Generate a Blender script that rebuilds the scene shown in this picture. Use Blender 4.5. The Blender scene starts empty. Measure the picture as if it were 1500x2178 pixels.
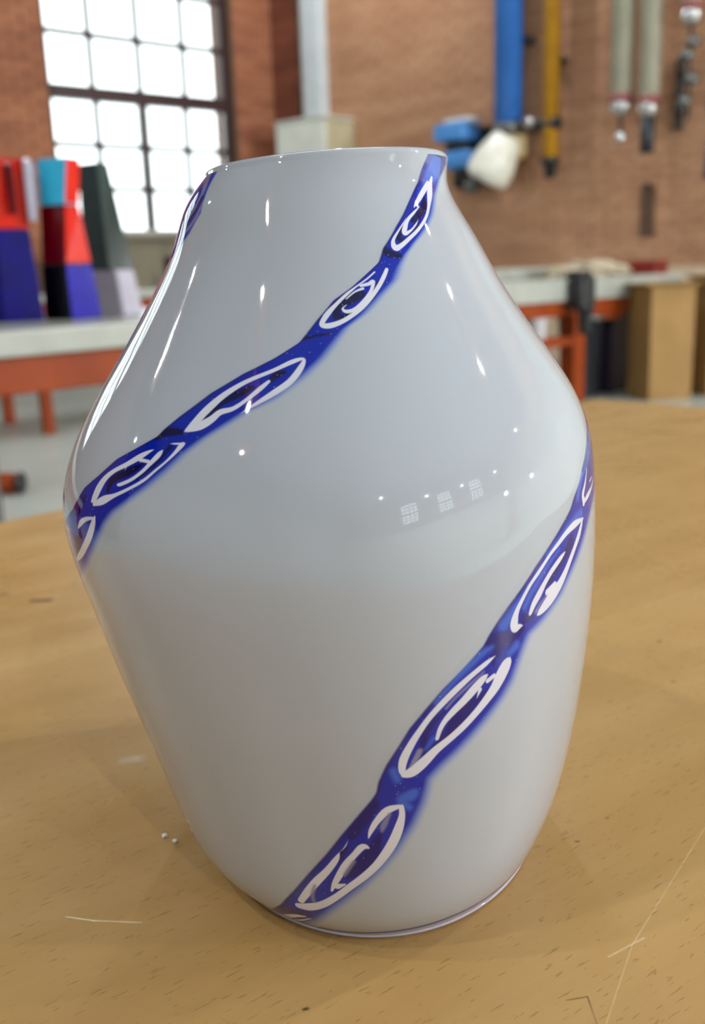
import bpy, bmesh, math, random
import numpy as np
from mathutils import Vector, Matrix

# ------------------------------------------------------------------ camera
S = bpy.context.scene
COL = S.collection
CZ, TZ = 1.0, 0.782                      # lens height, height of the near table top
PITCH, ROLL, FPX = math.radians(14), math.radians(2), 2080.0
F = Vector((0, math.cos(PITCH), -math.sin(PITCH)))
R0, U0 = Vector((1, 0, 0)), Vector((0, math.sin(PITCH), math.cos(PITCH)))
RR = R0*math.cos(ROLL) - U0*math.sin(ROLL)
UU = U0*math.cos(ROLL) + R0*math.sin(ROLL)
cam = bpy.data.cameras.new('camera'); co = bpy.data.objects.new('camera', cam); COL.objects.link(co)
m = Matrix.Identity(4)
for i in range(3):
    m[i][0], m[i][1], m[i][2] = RR[i], UU[i], -F[i]
m[2][3] = CZ
co.matrix_world = m
cam.sensor_fit = 'VERTICAL'; cam.sensor_height = 24.0; cam.lens = 24.0*FPX/2178
cam.clip_start = .02; cam.clip_end = 100
cam.dof.use_dof = True; cam.dof.focus_distance = 0.315
cam.dof.aperture_fstop = (cam.lens/1000)/0.0034
S.camera = co
# ------------------------------------------------------------------ world, light, exposure
w = bpy.data.worlds.new('overcast'); S.world = w; w.use_nodes = True
bg = w.node_tree.nodes['Background']; bg.inputs[0].default_value = (.90, .97, 1.0, 1); bg.inputs[1].default_value = 5.2
S.view_settings.view_transform = 'Standard'; S.view_settings.look = 'None'
S.view_settings.gamma = 1; S.view_settings.use_curve_mapping = False
S.view_settings.exposure = -0.47
S.cycles.max_bounces = 9; S.cycles.diffuse_bounces = 5; S.cycles.glossy_bounces = 4
S.cycles.transmission_bounces = 6; S.cycles.transparent_max_bounces = 8
S.cycles.caustics_reflective = False; S.cycles.caustics_refractive = False
S.cycles.sample_clamp_indirect = 4.0
try: S.cycles.use_denoising = True
except Exception: pass
LAMP_W = 380.0

# ------------------------------------------------------------------ materials
def s2l(c):
    return tuple(((v/255)/12.92 if v/255 <= .04045 else ((v/255+.055)/1.055)**2.4) for v in c)
def P(b, k, v):
    if k in b.inputs: b.inputs[k].default_value = v
def mat(name, rgb, rough=.5, metal=0.0, spec=.5, coat=0.0, noise=None, bump=0.0, trans=0.0, emit=None, nscale=8.0, ior=1.5):
    mt = bpy.data.materials.new(name); mt.use_nodes = True
    nt = mt.node_tree; b = nt.nodes['Principled BSDF']
    c = s2l(rgb)
    P(b, 'Base Color', (*c, 1)); P(b, 'Roughness', rough); P(b, 'Metallic', metal)
    P(b, 'Specular IOR Level', spec); P(b, 'Coat Weight', coat); P(b, 'Coat Roughness', .03)
    P(b, 'Transmission Weight', trans); P(b, 'IOR', ior)
    if emit: P(b, 'Emission Color', (*s2l(emit[0]), 1)); P(b, 'Emission Strength', emit[1])
    if noise:
        tc = nt.nodes.new('ShaderNodeNewGeometry'); n = nt.nodes.new('ShaderNodeTexNoise')
        n.inputs['Scale'].default_value = nscale; n.inputs['Detail'].default_value = 5
        nt.links.new(tc.outputs['Position'], n.inputs['Vector'])
        r = nt.nodes.new('ShaderNodeValToRGB'); r.color_ramp.elements[0].position = .3; r.color_ramp.elements[1].position = .7
        r.color_ramp.elements[0].color = (*s2l(noise), 1); r.color_ramp.elements[1].color = (*c, 1)
        nt.links.new(n.outputs['Fac'], r.inputs['Fac']); nt.links.new(r.outputs['Color'], b.inputs['Base Color'])
        if bump:
            bp = nt.nodes.new('ShaderNodeBump'); bp.inputs['Strength'].default_value = bump; bp.inputs['Distance'].default_value = .01
            nt.links.new(n.outputs['Fac'], bp.inputs['Height']); nt.links.new(bp.outputs['Normal'], b.inputs['Normal'])
    return mt
def math_node(nt, op, a, b=None, c=None):
    n = nt.nodes.new('ShaderNodeMath'); n.operation = op
    for i, v in enumerate((a, b, c)):
        if v is None: continue
        if isinstance(v, (int, float)): n.inputs[i].default_value = v
        else: nt.links.new(v, n.inputs[i])
    return n.outputs[0]

def pane_material():
    mt = bpy.data.materials.new('window_glass'); mt.use_nodes = True; nt = mt.node_tree
    nt.nodes.remove(nt.nodes['Principled BSDF']); out = nt.nodes['Material Output']
    t = nt.nodes.new('ShaderNodeBsdfTransparent'); t.inputs[0].default_value = (.96, .98, .97, 1)
    g = nt.nodes.new('ShaderNodeBsdfGlossy'); g.inputs['Roughness'].default_value = .02
    fr = nt.nodes.new('ShaderNodeFresnel'); fr.inputs['IOR'].default_value = 1.45
    mx = nt.nodes.new('ShaderNodeMixShader')
    nt.links.new(fr.outputs[0], mx.inputs[0]); nt.links.new(t.outputs[0], mx.inputs[1]); nt.links.new(g.outputs[0], mx.inputs[2])
    nt.links.new(mx.outputs[0], out.inputs[0])
    return mt

def brick_material(name, a, b, c):
    mt = bpy.data.materials.new(name); mt.use_nodes = True; nt = mt.node_tree; bs = nt.nodes['Principled BSDF']
    g = nt.nodes.new('ShaderNodeNewGeometry'); n1 = nt.nodes.new('ShaderNodeTexNoise'); n1.inputs['Scale'].default_value = 1.6
    mp = nt.nodes.new('ShaderNodeVectorMath'); mp.operation = 'MULTIPLY'; mp.inputs[1].default_value = (1, 1, 5)
    nt.links.new(g.outputs['Position'], mp.inputs[0]); nt.links.new(mp.outputs[0], n1.inputs['Vector'])
    r = nt.nodes.new('ShaderNodeValToRGB'); e = r.color_ramp.elements
    e[0].position = .3; e[0].color = (*s2l(a), 1); e[1].position = .7; e[1].color = (*s2l(c), 1)
    k = e.new(.5); k.color = (*s2l(b), 1)
    nt.links.new(n1.outputs['Fac'], r.inputs['Fac']); nt.links.new(r.outputs['Color'], bs.inputs['Base Color'])
    n2 = nt.nodes.new('ShaderNodeTexNoise'); n2.inputs['Scale'].default_value = 90
    nt.links.new(g.outputs['Position'], n2.inputs['Vector'])
    bp = nt.nodes.new('ShaderNodeBump'); bp.inputs['Strength'].default_value = .4; bp.inputs['Distance'].default_value = .004
    nt.links.new(n2.outputs['Fac'], bp.inputs['Height']); nt.links.new(bp.outputs['Normal'], bs.inputs['Normal'])
    bs.inputs['Roughness'].default_value = .75
    return mt

def wood_table_material():
    mt = bpy.data.materials.new('worn_beech'); mt.use_nodes = True; nt = mt.node_tree; b = nt.nodes['Principled BSDF']
    g = nt.nodes.new('ShaderNodeNewGeometry')
    rot = nt.nodes.new('ShaderNodeVectorRotate'); rot.rotation_type = 'Z_AXIS'; rot.inputs['Angle'].default_value = -math.radians(36)
    nt.links.new(g.outputs['Position'], rot.inputs['Vector'])
    def scaled(v):
        s = nt.nodes.new('ShaderNodeVectorMath'); s.operation = 'MULTIPLY'; s.inputs[1].default_value = v
        nt.links.new(rot.outputs[0], s.inputs[0]); return s.outputs[0]
    def noise(vec, sc, det=4):
        n = nt.nodes.new('ShaderNodeTexNoise'); n.inputs['Scale'].default_value = sc; n.inputs['Detail'].default_value = det
        nt.links.new(vec, n.inputs['Vector']); return n.outputs['Fac']
    def ramp(f, p0, c0, p1, c1):
        r = nt.nodes.new('ShaderNodeValToRGB'); e = r.color_ramp.elements
        e[0].position = p0; e[0].color = (*c0, 1); e[1].position = p1; e[1].color = (*c1, 1)
        nt.links.new(f, r.inputs['Fac']); return r.outputs['Color']
    def mix(fac, a, c):
        x = nt.nodes.new('ShaderNodeMix'); x.data_type = 'RGBA'
        nt.links.new(fac, x.inputs['Factor']) if not isinstance(fac, float) else setattr(x.inputs['Factor'], 'default_value', fac)
        for k, v in ((6, a), (7, c)):
            if isinstance(v, tuple): x.inputs[k].default_value = (*v, 1)
            else: nt.links.new(v, x.inputs[k])
        return x.outputs[2]
    base = ramp(noise(scaled((3, 30, 1)), 1.0), .3, s2l((178, 139, 82)), .7, s2l((192, 155, 98)))
    fine = noise(scaled((30, 300, 1)), 1.0, 3)
    base = mix(math_node(nt, 'MULTIPLY', fine, .22), base, s2l((140, 104, 62)))
    fleck = noise(scaled((130, 900, 1)), 1.0, 2)            # short dark rays of the beech
    fm = math_node(nt, 'MULTIPLY', math_node(nt, 'GREATER_THAN', fleck, .665), .42)
    base = mix(fm, base, s2l((112, 78, 42)))
    big = noise(g.outputs['Position'], 7.0, 5)
    base = mix(math_node(nt, 'MULTIPLY', ramp(big, .45, (0, 0, 0), .75, (1, 1, 1)), .12), base, s2l((145, 120, 80)))
    sep = nt.nodes.new('ShaderNodeSeparateXYZ'); nt.links.new(g.outputs['Position'], sep.inputs[0])
    X, Y = sep.outputs[0], sep.outputs[1]
    def seg(x0, y0, x1, y1, wd):                             # worn scratch
        dx, dy = x1-x0, y1-y0; L2 = dx*dx+dy*dy
        t = math_node(nt, 'ADD', math_node(nt, 'MULTIPLY', math_node(nt, 'SUBTRACT', X, x0), dx/L2),
                      math_node(nt, 'MULTIPLY', math_node(nt, 'SUBTRACT', Y, y0), dy/L2))
        t = math_node(nt, 'MINIMUM', math_node(nt, 'MAXIMUM', t, 0.0), 1.0)
        ex = math_node(nt, 'SUBTRACT', math_node(nt, 'SUBTRACT', X, x0), math_node(nt, 'MULTIPLY', t, dx))
        ey = math_node(nt, 'SUBTRACT', math_node(nt, 'SUBTRACT', Y, y0), math_node(nt, 'MULTIPLY', t, dy))
        d = math_node(nt, 'SQRT', math_node(nt, 'ADD', math_node(nt, 'MULTIPLY', ex, ex), math_node(nt, 'MULTIPLY', ey, ey)))
        return math_node(nt, 'MAXIMUM', math_node(nt, 'SUBTRACT', 1.0, math_node(nt, 'DIVIDE', d, wd)), 0.0)
    jit = noise(g.outputs['Position'], 160.0, 3)
    for (a, wd, col, st) in (((-.1058, .3004, -.0953, .2977), .0005, (235, 225, 200), .8), ((-.0953, .2977, -.0784, .2958), .0006, (235, 225, 200), .7),
                   ((.0693, .2419, .0866, .2756), .0004, (215, 190, 150), .55), ((.0866, .2756, .1342, .3419), .0004, (215, 190, 150), .5),
                   ((.0775, .2704, .0914, .2788), .0006, (220, 200, 160), .6), ((.0665, .2531, .0666, .242), .0005, (80, 55, 30), .6),
                   ((.06, .252, .0665, .2531), .0005, (80, 55, 30), .6),
                   ((-.226, .650, -.214, .650), .0035, (70, 54, 38), 1.9), ((-.262, .662, -.250, .668), .0025, (70, 54, 38), 1.5),
                   ((-.109, .4135, -.104, .415), .005, (196, 180, 152), .8), ((.0978, .351, .0985, .3512), .0009, (80, 55, 30), 1.0),
                   ((.176, .5351, .1775, .536), .0016, (80, 55, 30), 1.0), ((.1659, .4789, .167, .479), .0012, (80, 55, 30), 1.0),
                   ((.0819, .3354, .083, .3355), .0008, (80, 55, 30), 1.0), ((-.02, .252, -.019, .2522), .0010, (70, 50, 30), 1.1),
                   ((-.09, .243, -.086, .2445), .0008, (90, 62, 36), .9), ((.02, .236, .024, .2365), .0007, (90, 62, 36), .9)):
        f = math_node(nt, 'MINIMUM', math_node(nt, 'MULTIPLY', math_node(nt, 'MULTIPLY', seg(*a, wd), st*1.9), jit), 1.0)
        base = mix(f, base, s2l(col))
    nt.links.new(base, b.inputs['Base Color'])
    rg = nt.nodes.new('ShaderNodeMapRange'); nt.links.new(noise(g.outputs['Position'], 16.0, 6), rg.inputs[0])
    rg.inputs[1].default_value = .35; rg.inputs[2].default_value = .65; rg.inputs[3].default_value = .26; rg.inputs[4].default_value = .42
    nt.links.new(rg.outputs[0], b.inputs['Roughness'])
    b.inputs['Specular IOR Level'].default_value = .42
    bp = nt.nodes.new('ShaderNodeBump'); bp.inputs['Strength'].default_value = .25; bp.inputs['Distance'].default_value = .0008
    nt.links.new(noise(g.outputs['Position'], 35.0, 6), bp.inputs['Height']); nt.links.new(bp.outputs['Normal'], b.inputs['Normal'])
    return mt

OPAL = s2l((172, 179, 189))
def vase_material(name, attr):
    mt = bpy.data.materials.new(name); mt.use_nodes = True; nt = mt.node_tree; b = nt.nodes['Principled BSDF']
    P(b, 'Base Color', (*OPAL, 1)); P(b, 'Roughness', .025); P(b, 'Specular IOR Level', .5); P(b, 'IOR', 1.62)
    if attr:
        a = nt.nodes.new('ShaderNodeAttribute'); a.attribute_name = 'Col'
        nt.links.new(a.outputs['Color'], b.inputs['Base Color'])
    g = nt.nodes.new('ShaderNodeNewGeometry'); n = nt.nodes.new('ShaderNodeTexNoise'); n.inputs['Scale'].default_value = 45; n.inputs['Detail'].default_value = 1
    nt.links.new(g.outputs['Position'], n.inputs['Vector'])
    bp = nt.nodes.new('ShaderNodeBump'); bp.inputs['Strength'].default_value = .12; bp.inputs['Distance'].default_value = .0012
    nt.links.new(n.outputs['Fac'], bp.inputs['Height']); nt.links.new(bp.outputs['Normal'], b.inputs['Normal'])
    return mt

M = dict(
    beech=wood_table_material(), edge=mat('beech_edge', (150, 112, 66), .5, noise=(130, 95, 52), nscale=30),
    opal=vase_material('opal_glass', False), cane=vase_material('cane_glass', True),
    shadow=mat('brown_wall_shadow', (92, 68, 50), .8, noise=(78, 56, 40)), foot=mat('lilac_clear_foot', (176, 170, 190), .05), crumb=mat('white_glass_crumb', (250, 250, 252), .1), inner=mat('opal_inner', (205, 207, 212), .2),
    clear=mat('clear_glass', (245, 248, 250), .01, trans=1.0),
    brick_tan=brick_material('tan_brick', (166, 118, 87), (178, 130, 96), (190, 144, 110)),
    brick_red=brick_material('red_brick', (134, 78, 52), (154, 95, 64), (168, 109, 76)),
    brick_shaded=brick_material('shaded_brick', (104, 52, 36), (118, 62, 42), (132, 74, 52)),
    mortar=mat('mortar', (214, 190, 162), .9, noise=(196, 170, 142), nscale=20, bump=.3),
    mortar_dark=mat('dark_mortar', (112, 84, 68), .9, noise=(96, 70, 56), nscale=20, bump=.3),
    frame=mat('maroon_window_frame', (48, 24, 24), .45, noise=(52, 24, 24), nscale=12),
    sill=mat('pale_sill', (190, 188, 180), .5, noise=(170, 168, 160), nscale=6),
    pane=pane_material(),
    concrete=mat('pale_floor_paint', (196, 203, 196), .3, noise=(180, 186, 178), nscale=2, bump=.05),
    ceiling=mat('pale_ceiling', (196, 198, 200), .8, noise=(184, 186, 190), nscale=3),
    warm_wall=mat('faded_brick_wall', (150, 116, 98), .85, noise=(130, 98, 82), nscale=3, bump=.2),
    pale_wall=mat('pale_limewash', (206, 210, 214), .85, noise=(192, 196, 202), nscale=2, bump=.1),
    slab=mat('grey_bench_top', (176, 178, 170), .22, noise=(158, 160, 152), nscale=5),
    orange=mat('orange_painted_steel', (146, 60, 14), .5, spec=.22, noise=(130, 50, 8), nscale=9),
    steel=mat('grey_steel', (120, 122, 120), .35, metal=.7, noise=(96, 98, 96), nscale=14),
    dark=mat('dark_iron', (46, 46, 48), .45, metal=.3, noise=(34, 34, 36), nscale=20),
    white_metal=mat('white_enamel', (222, 224, 212), .4, noise=(208, 210, 198), nscale=6),
    shaded_side=mat('shaded_enamel', (190, 182, 150), .5, noise=(176, 168, 138), nscale=6),  # white enamel toned down: shade on the switch box side put into colour
    conduit=mat('pale_trunking', (206, 214, 216), .4, noise=(194, 202, 206), nscale=6),
    blue=mat('blue_duct', (56, 122, 208), .35, noise=(46, 108, 190), nscale=5),
    sky=mat('sky_blue_enamel', (78, 142, 208), .4, noise=(62, 124, 190), nscale=8),
    yellow=mat('yellow_gas_pipe', (206, 150, 30), .4, noise=(186, 132, 24), nscale=8),
    brass=mat('tan_collar', (196, 172, 120), .4, noise=(176, 152, 102), nscale=14),
    ivory=mat('ivory_plastic', (244, 243, 232), .35, noise=(222, 218, 200), nscale=9),
    pipe=mat('putty_pipe', (188, 184, 164), .4, noise=(172, 168, 148), nscale=7),
    chrome=mat('bright_cap', (214, 212, 210), .18, metal=.9, noise=(196, 194, 192), nscale=20),
    redband=mat('dull_red_tape', (152, 84, 80), .5, noise=(136, 70, 66), nscale=20),
    card=mat('brown_cardboard', (158, 122, 72), .8, noise=(142, 108, 60), nscale=6, bump=.1),
    card_dark=mat('shaded_cardboard', (116, 88, 54), .8, noise=(100, 76, 46), nscale=6),
    plastic_white=mat('white_plastic', (226, 222, 228), .4, noise=(206, 202, 208), nscale=10),
    cloth=mat('crumpled_cloth', (196, 184, 160), .9, noise=(170, 154, 132), nscale=24, bump=.3),
    redbox=mat('red_enamel', (150, 34, 26), .4, noise=(120, 24, 20), nscale=9),
    bin=mat('dark_bin_plastic', (40, 44, 52), .5, noise=(30, 32, 40), nscale=9),
    purple=mat('dark_purple_plastic', (44, 32, 62), .5, noise=(34, 24, 50), nscale=9),
    cab=mat('taupe_cabinet', (126, 118, 98), .6, noise=(108, 102, 84), nscale=5),
    g_red=mat('orange_red_glass', (196, 28, 6), .14, spec=.2, noise=(180, 20, 4), nscale=12),
    g_scarlet=mat('scarlet_glass', (206, 26, 10), .14, spec=.2, noise=(214, 38, 14), nscale=12),
    g_wine=mat('wine_red_glass', (96, 0, 10), .14, spec=.2, noise=(80, 0, 8), nscale=12),
    g_blue=mat('cobalt_glass', (8, 2, 110), .14, spec=.2, noise=(5, 1, 90), nscale=12),
    g_violet=mat('violet_blue_glass', (26, 10, 170), .14, spec=.2, noise=(20, 8, 140), nscale=12),
    g_cyan=mat('turquoise_glass', (60, 190, 232), .14, spec=.2, noise=(50, 176, 214), nscale=12),
    g_black=mat('black_glass', (5, 4, 7), .14, spec=.2, noise=(3, 3, 4), nscale=12),
    g_green=mat('bottle_green_glass', (30, 50, 48), .1, noise=(24, 40, 40), nscale=9),
    g_frost=mat('milky_clear_glass', (190, 184, 200), .15, noise=(172, 166, 182), nscale=12),
    shade=mat('lamp_shade_enamel', (60, 70, 66), .4, noise=(50, 58, 56), nscale=9),
    shade_in=mat('copper_reflector', (226, 160, 108), .3, metal=.6, noise=(210, 146, 96), nscale=20),
    bulb=mat('lit_bulb', (255, 240, 215), .4, emit=((255, 226, 186), 90.0)),
)

# ------------------------------------------------------------------ builders
def link(name, bm, m_, parent=None, smooth=False, mats=None):
    me = bpy.data.meshes.new(name); bm.to_mesh(me); bm.free()
    for k in (mats or [m_]): me.materials.append(k)
    if smooth:
        for p in me.polygons: p.use_smooth = True
    o = bpy.data.objects.new(name, me); COL.objects.link(o)
    if parent: o.parent = parent
    return o
def tag(o, label=None, cat=None, group=None, kind=None):
    if label: o['label'] = label
    if cat: o['category'] = cat
    if group: o['group'] = group
    if kind: o['kind'] = kind
    return o
def thing(name, label, cat, loc=(0, 0, 0), rz=0.0, group=None):
    o = bpy.data.objects.new(name, None); COL.objects.link(o)
    o.location = loc; o.rotation_euler = (0, 0, rz); o.empty_display_size = .1
    return tag(o, label, cat, group)
def struct(name, bm, m_, smooth=False):
    return tag(link(name, bm, m_, None, smooth), kind='structure')
def box(bm, x0, x1, y0, y1, z0, z1, bev=0.0, seg=2):
    v = [bm.verts.new(c) for c in ((x0,y0,z0),(x1,y0,z0),(x1,y1,z0),(x0,y1,z0),(x0,y0,z1),(x1,y0,z1),(x1,y1,z1),(x0,y1,z1))]
    fs = [bm.faces.new([v[i] for i in q]) for q in ((3,2,1,0),(4,5,6,7),(0,1,5,4),(1,2,6,5),(2,3,7,6),(3,0,4,7))]
    if bev:
        es = {e for f in fs for e in f.edges}
        bmesh.ops.bevel(bm, geom=list(es), offset=bev, segments=seg, affect='EDGES', profile=.5)
    return fs
def bx(*a, **k):
    bm = bmesh.new(); box(bm, *a, **k); return bm
def lathe(prof, seg=32, M4=None, bm=None, close=False):
    bm = bm or bmesh.new(); rings = []
    for r, z in prof:
        rings.append([bm.verts.new((M4 or Matrix.Identity(4)) @ Vector((r*math.cos(2*math.pi*i/seg), r*math.sin(2*math.pi*i/seg), z))) for i in range(seg)])
    for a, b in zip(rings, rings[1:]):
        for i in range(seg):
            bm.faces.new((a[i], a[(i+1) % seg], b[(i+1) % seg], b[i]))
    if prof[0][0] > 1e-5: bm.faces.new(rings[0][::-1])
    if prof[-1][0] > 1e-5: bm.faces.new(rings[-1])
    bmesh.ops.remove_doubles(bm, verts=bm.verts, dist=1e-6)
    bmesh.ops.recalc_face_normals(bm, faces=bm.faces)
    return bm
def along(p, q):
    p, q = Vector(p), Vector(q); d = (q-p).normalized()
    return Matrix.Translation(p) @ d.to_track_quat('Z', 'Y').to_matrix().to_4x4(), (q-p).length
def rod(p, q, r, seg=20, bev=0.0, bm=None):
    Mx, L = along(p, q)
    pr = [(r, 0), (r, L)] if not bev else [(r-bev, 0), (r-bev*.3, bev*.3), (r, bev), (r, L-bev), (r-bev*.3, L-bev*.3), (r-bev, L)]
    return lathe(pr, seg, Mx, bm)
def tube(path, r, seg=12, bm=None):
    bm = bm or bmesh.new(); path = [Vector(p) for p in path]; rings = []
    for i, p in enumerate(path):
        d = (path[min(i+1, len(path)-1)] - path[max(i-1, 0)]).normalized()
        q = d.to_track_quat('Z', 'Y')
        rings.append([bm.verts.new(p + q @ Vector((r*math.cos(2*math.pi*k/seg), r*math.sin(2*math.pi*k/seg), 0))) for k in range(seg)])
    for a, b in zip(rings, rings[1:]):
        for i in range(seg): bm.faces.new((a[i], a[(i+1) % seg], b[(i+1) % seg], b[i]))
    bm.faces.new(rings[0][::-1]); bm.faces.new(rings[-1]); bmesh.ops.recalc_face_normals(bm, faces=bm.faces)
    return bm

# ------------------------------------------------------------------ the hall
K = 1.2                                                     # survey unit of the far walls
cs, sn = math.cos(math.radians(50)), math.sin(math.radians(50))
PC = Vector((-.568*K, 9.691*K, 0))                         # corner where the two brick walls meet
DL, NL = Vector((-sn, -cs, 0)), Vector((cs, -sn, 0))       # window wall: along it, and its inward normal
DR, NR = Vector((sn, -cs, 0)), Vector((-cs, -sn, 0))       # tan wall
def zz(z): return 1 + (z-1)*K
def frame_matrix(O, d, n):                                 # local x along wall, y into the room, z up
    m_ = Matrix.Identity(4)
    for i in range(3): m_[i][0], m_[i][1], m_[i][2], m_[i][3] = d[i], n[i], (0, 0, 1)[i], O[i]
    return m_
WL, WR = frame_matrix(PC, DL, NL), frame_matrix(PC, DR, NR)
H = 8.4
LEN_L, DEPTH, LEN_R = 15.0, 21.0, 22.0
OB = PC + DL*LEN_L
back0 = PC + NL*DEPTH
DB = -DL                                                    # rear wall runs parallel to the window wall
WB = frame_matrix(back0 + DL*LEN_L, DB, -NL)
WF = frame_matrix(OB, NL, -DL)

def wall_mesh(L, h, openings, thick=.4):
    """face at local y=0 with arched openings, thickness going to -y"""
    bm = bmesh.new()
    def quad(x0, x1, za0, za1, zb0, zb1):                   # bottom za at x0/x1, top zb
        a = [bm.verts.new((x0, 0, za0)), bm.verts.new((x1, 0, za1)), bm.verts.new((x1, 0, zb1)), bm.verts.new((x0, 0, zb0))]
        b = [bm.verts.new((v.co.x, -thick, v.co.z)) for v in a]
        bm.faces.new(a); bm.faces.new(b[::-1])
        bm.faces.new((a[0], b[0], b[1], a[1])); bm.faces.new((a[3], a[2], b[2], b[3]))
        return a, b
    x = 0
    for (t0, t1, z0, z1, rise) in sorted(openings):
        quad(x, t0, 0, 0, h, h); quad(t0, t1, 0, 0, z0, z0)
        N_ = 12 if rise else 1
        arc = lambda u: z1 + rise*(1-(2*u-1)**2)
        for i in range(N_):
            u0, u1 = i/N_, (i+1)/N_
            quad(t0+(t1-t0)*u0, t0+(t1-t0)*u1, arc(u0), arc(u1), h, h)
        for tx in (t0, t1):
            v = [bm.verts.new(c) for c in ((tx, 0, z0), (tx, 0, z1), (tx, -thick, z1), (tx, -thick, z0))]; bm.faces.new(v)
        x = t1
    quad(x, L, 0, 0, h, h)
    bmesh.ops.recalc_face_normals(bm, faces=bm.faces)
    return bm

def place(o, Mx): o.matrix_world = Mx; return o

# openings in wall coordinates (metres)
W1 = (.47*K, 2.22*K, zz(1.375), zz(3.62), .30)
W2 = (4.6, 6.7, zz(1.375), zz(3.62), .30)
LB = LEN_L                                                  # rear wall coordinate of the corner line
vx = (Vector((0, .37, 0)) - WB.translation).dot(DB)
REAR = [(vx+l-.8, vx+l+.8, 4.6, 6.75, .3) for l in (-.84, 2.77, 6.38)]

wall_front = place(struct('wall_left', wall_mesh(LEN_L, H, [W1, W2]), M['mortar_dark']), WL)
wall_r = place(struct('wall_right', wall_mesh(LEN_R, H, []), M['mortar']), WR)
wall_b = place(struct('wall_back', wall_mesh(LEN_L+LEN_R, H, REAR), M['warm_wall']), WB)
wall_f = place(struct('wall_side', wall_mesh(DEPTH+2, H, []), M['pale_wall']), WF)
place(struct('bounce_panel_back', bx(.0, LEN_L+LEN_R-1, 0, .03, 0, 3.9, bev=.005), M['white_metal']), WB)       # unseen pale panel on the rear wall, added to bounce light
place(struct('bounce_panel_right', bx(6.6, LEN_R-3, 0, .03, 0, 3.9, bev=.005), M['white_metal']), WR)  # added out of view to throw light on the vase from the right
def plate(name, z0, z1, m_):
    c = [PC, OB, back0 + DL*LEN_L, back0 + DB*LEN_R]
    ctr = sum(c, Vector())/4
    bm = bmesh.new(); lo = []; hi = []
    for p in c:
        q = p + (p-ctr).normalized()*.4
        lo.append(bm.verts.new((q.x, q.y, z0))); hi.append(bm.verts.new((q.x, q.y, z1)))
    bm.faces.new(lo); bm.faces.new(hi)
    for i in range(4): bm.faces.new((lo[i], lo[(i+1) % 4], hi[(i+1) % 4], hi[i]))
    bmesh.ops.recalc_face_normals(bm, faces=bm.faces)
    return struct(name, bm, m_)
plate('floor', -.2, 0, M['concrete'])
SKY = (-2.8, 2.4, 3.6, 7.4)                                # unseen roof light, added to brighten table and walls
bm = bmesh.new()
rc = [PC, OB, back0 + DL*LEN_L, back0 + DB*LEN_R]; rm = sum(rc, Vector())/4
rc = [p + (p-rm).normalized()*.5 for p in rc]               # far corner, far left, near left, near right
hc = [Vector(p) for p in ((SKY[0]+.01, SKY[3], 0), (SKY[0], SKY[3]-.01, 0), (SKY[0], SKY[2], 0), (SKY[1], SKY[2], 0))]
hc = [Vector((SKY[1], SKY[3], 0)), Vector((SKY[0], SKY[3], 0)), Vector((SKY[0], SKY[2], 0)), Vector((SKY[1], SKY[2], 0))]
for i in range(4):
    j = (i+1) % 4; q = (rc[i], rc[j], hc[j], hc[i])
    for z in (H, H+.12): bm.faces.new([bm.verts.new((p.x, p.y, z)) for p in q])
    bm.faces.new([bm.verts.new(c) for c in ((hc[i].x, hc[i].y, H), (hc[j].x, hc[j].y, H), (hc[j].x, hc[j].y, H+.12), (hc[i].x, hc[i].y, H+.12))])
struct('ceiling', bm, M['ceiling'])

# bricks, proud of the recessed mortar
BRK = {}
def brick_mesh(key, L, h=.066, d=.012):
    if (key, L) not in BRK:
        bm = bx(0, L, -.02, d, 0, h); me = bpy.data.meshes.new('brick'); bm.to_mesh(me); bm.free(); me.materials.append(M[key]); BRK[(key, L)] = me
    return BRK[(key, L)]
def bricks(parent, Mx, key, x0, x1, z0, z1, singles, skip=(), y0=0.0):
    rnd = random.Random(hash(key) % 7 + 3) if False else random.Random(5)
    n = 0; bm = bmesh.new(); row = int(z0/.078)
    while row*.078 < z1:
        z = row*.078; x = x0 - (.12 if row % 2 else 0)
        while x < x1 - .03:
            a, b = max(x, x0), min(x+.23, x1)
            for s_ in skip:                                   # cut the brick at the edge of an opening
                if z+.066 > s_[2] and z < s_[3]:
                    if a < s_[0] < b: b = s_[0]-.001
                    elif a < s_[1] < b: a = s_[1]+.001
            if b-a > .03 and not any(b > s[0] and a < s[1] and z+.066 > s[2] and z < s[3] for s in skip):
                L = math.floor((b-a)*100)/100; d = rnd.uniform(-.003, .003)
                if n < singles:
                    o = bpy.data.objects.new('brick', brick_mesh(key, L)); COL.objects.link(o); o.parent = parent
                    o.location = (a, y0+d, z); n += 1
                else: box(bm, a, a+L, y0-.02+d, y0+.012+d, z, z+.066)
            x += .24
        row += 1
    if bm.verts:
        o = link('bricks', bm, M[key], parent); o['kind'] = 'stuff'
    else: bm.free()
HS = [W1[:3] + (W1[3]+.4,)]
bricks(wall_front, WL, 'brick_red', 0.0, 3.9, 1.2, 4.0, 290, [(W1[0]-.02, W1[1]+.02, W1[2]-.12, W1[3]+.4)])
bricks(wall_r, WR, 'brick_tan', .40*K, 4.7*K, .96, 4.3, 290)

# corner strip in darker brick: shade on the wall put into the colour
shaded_strip = struct('shaded_trim', bx(.04, .38, -.02, .05, 0, H), M['mortar_dark']); place(shaded_strip, WR)
bricks(shaded_strip, WR, 'brick_shaded', .04, .38, .9, 3.9, 110, y0=.05)

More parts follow.
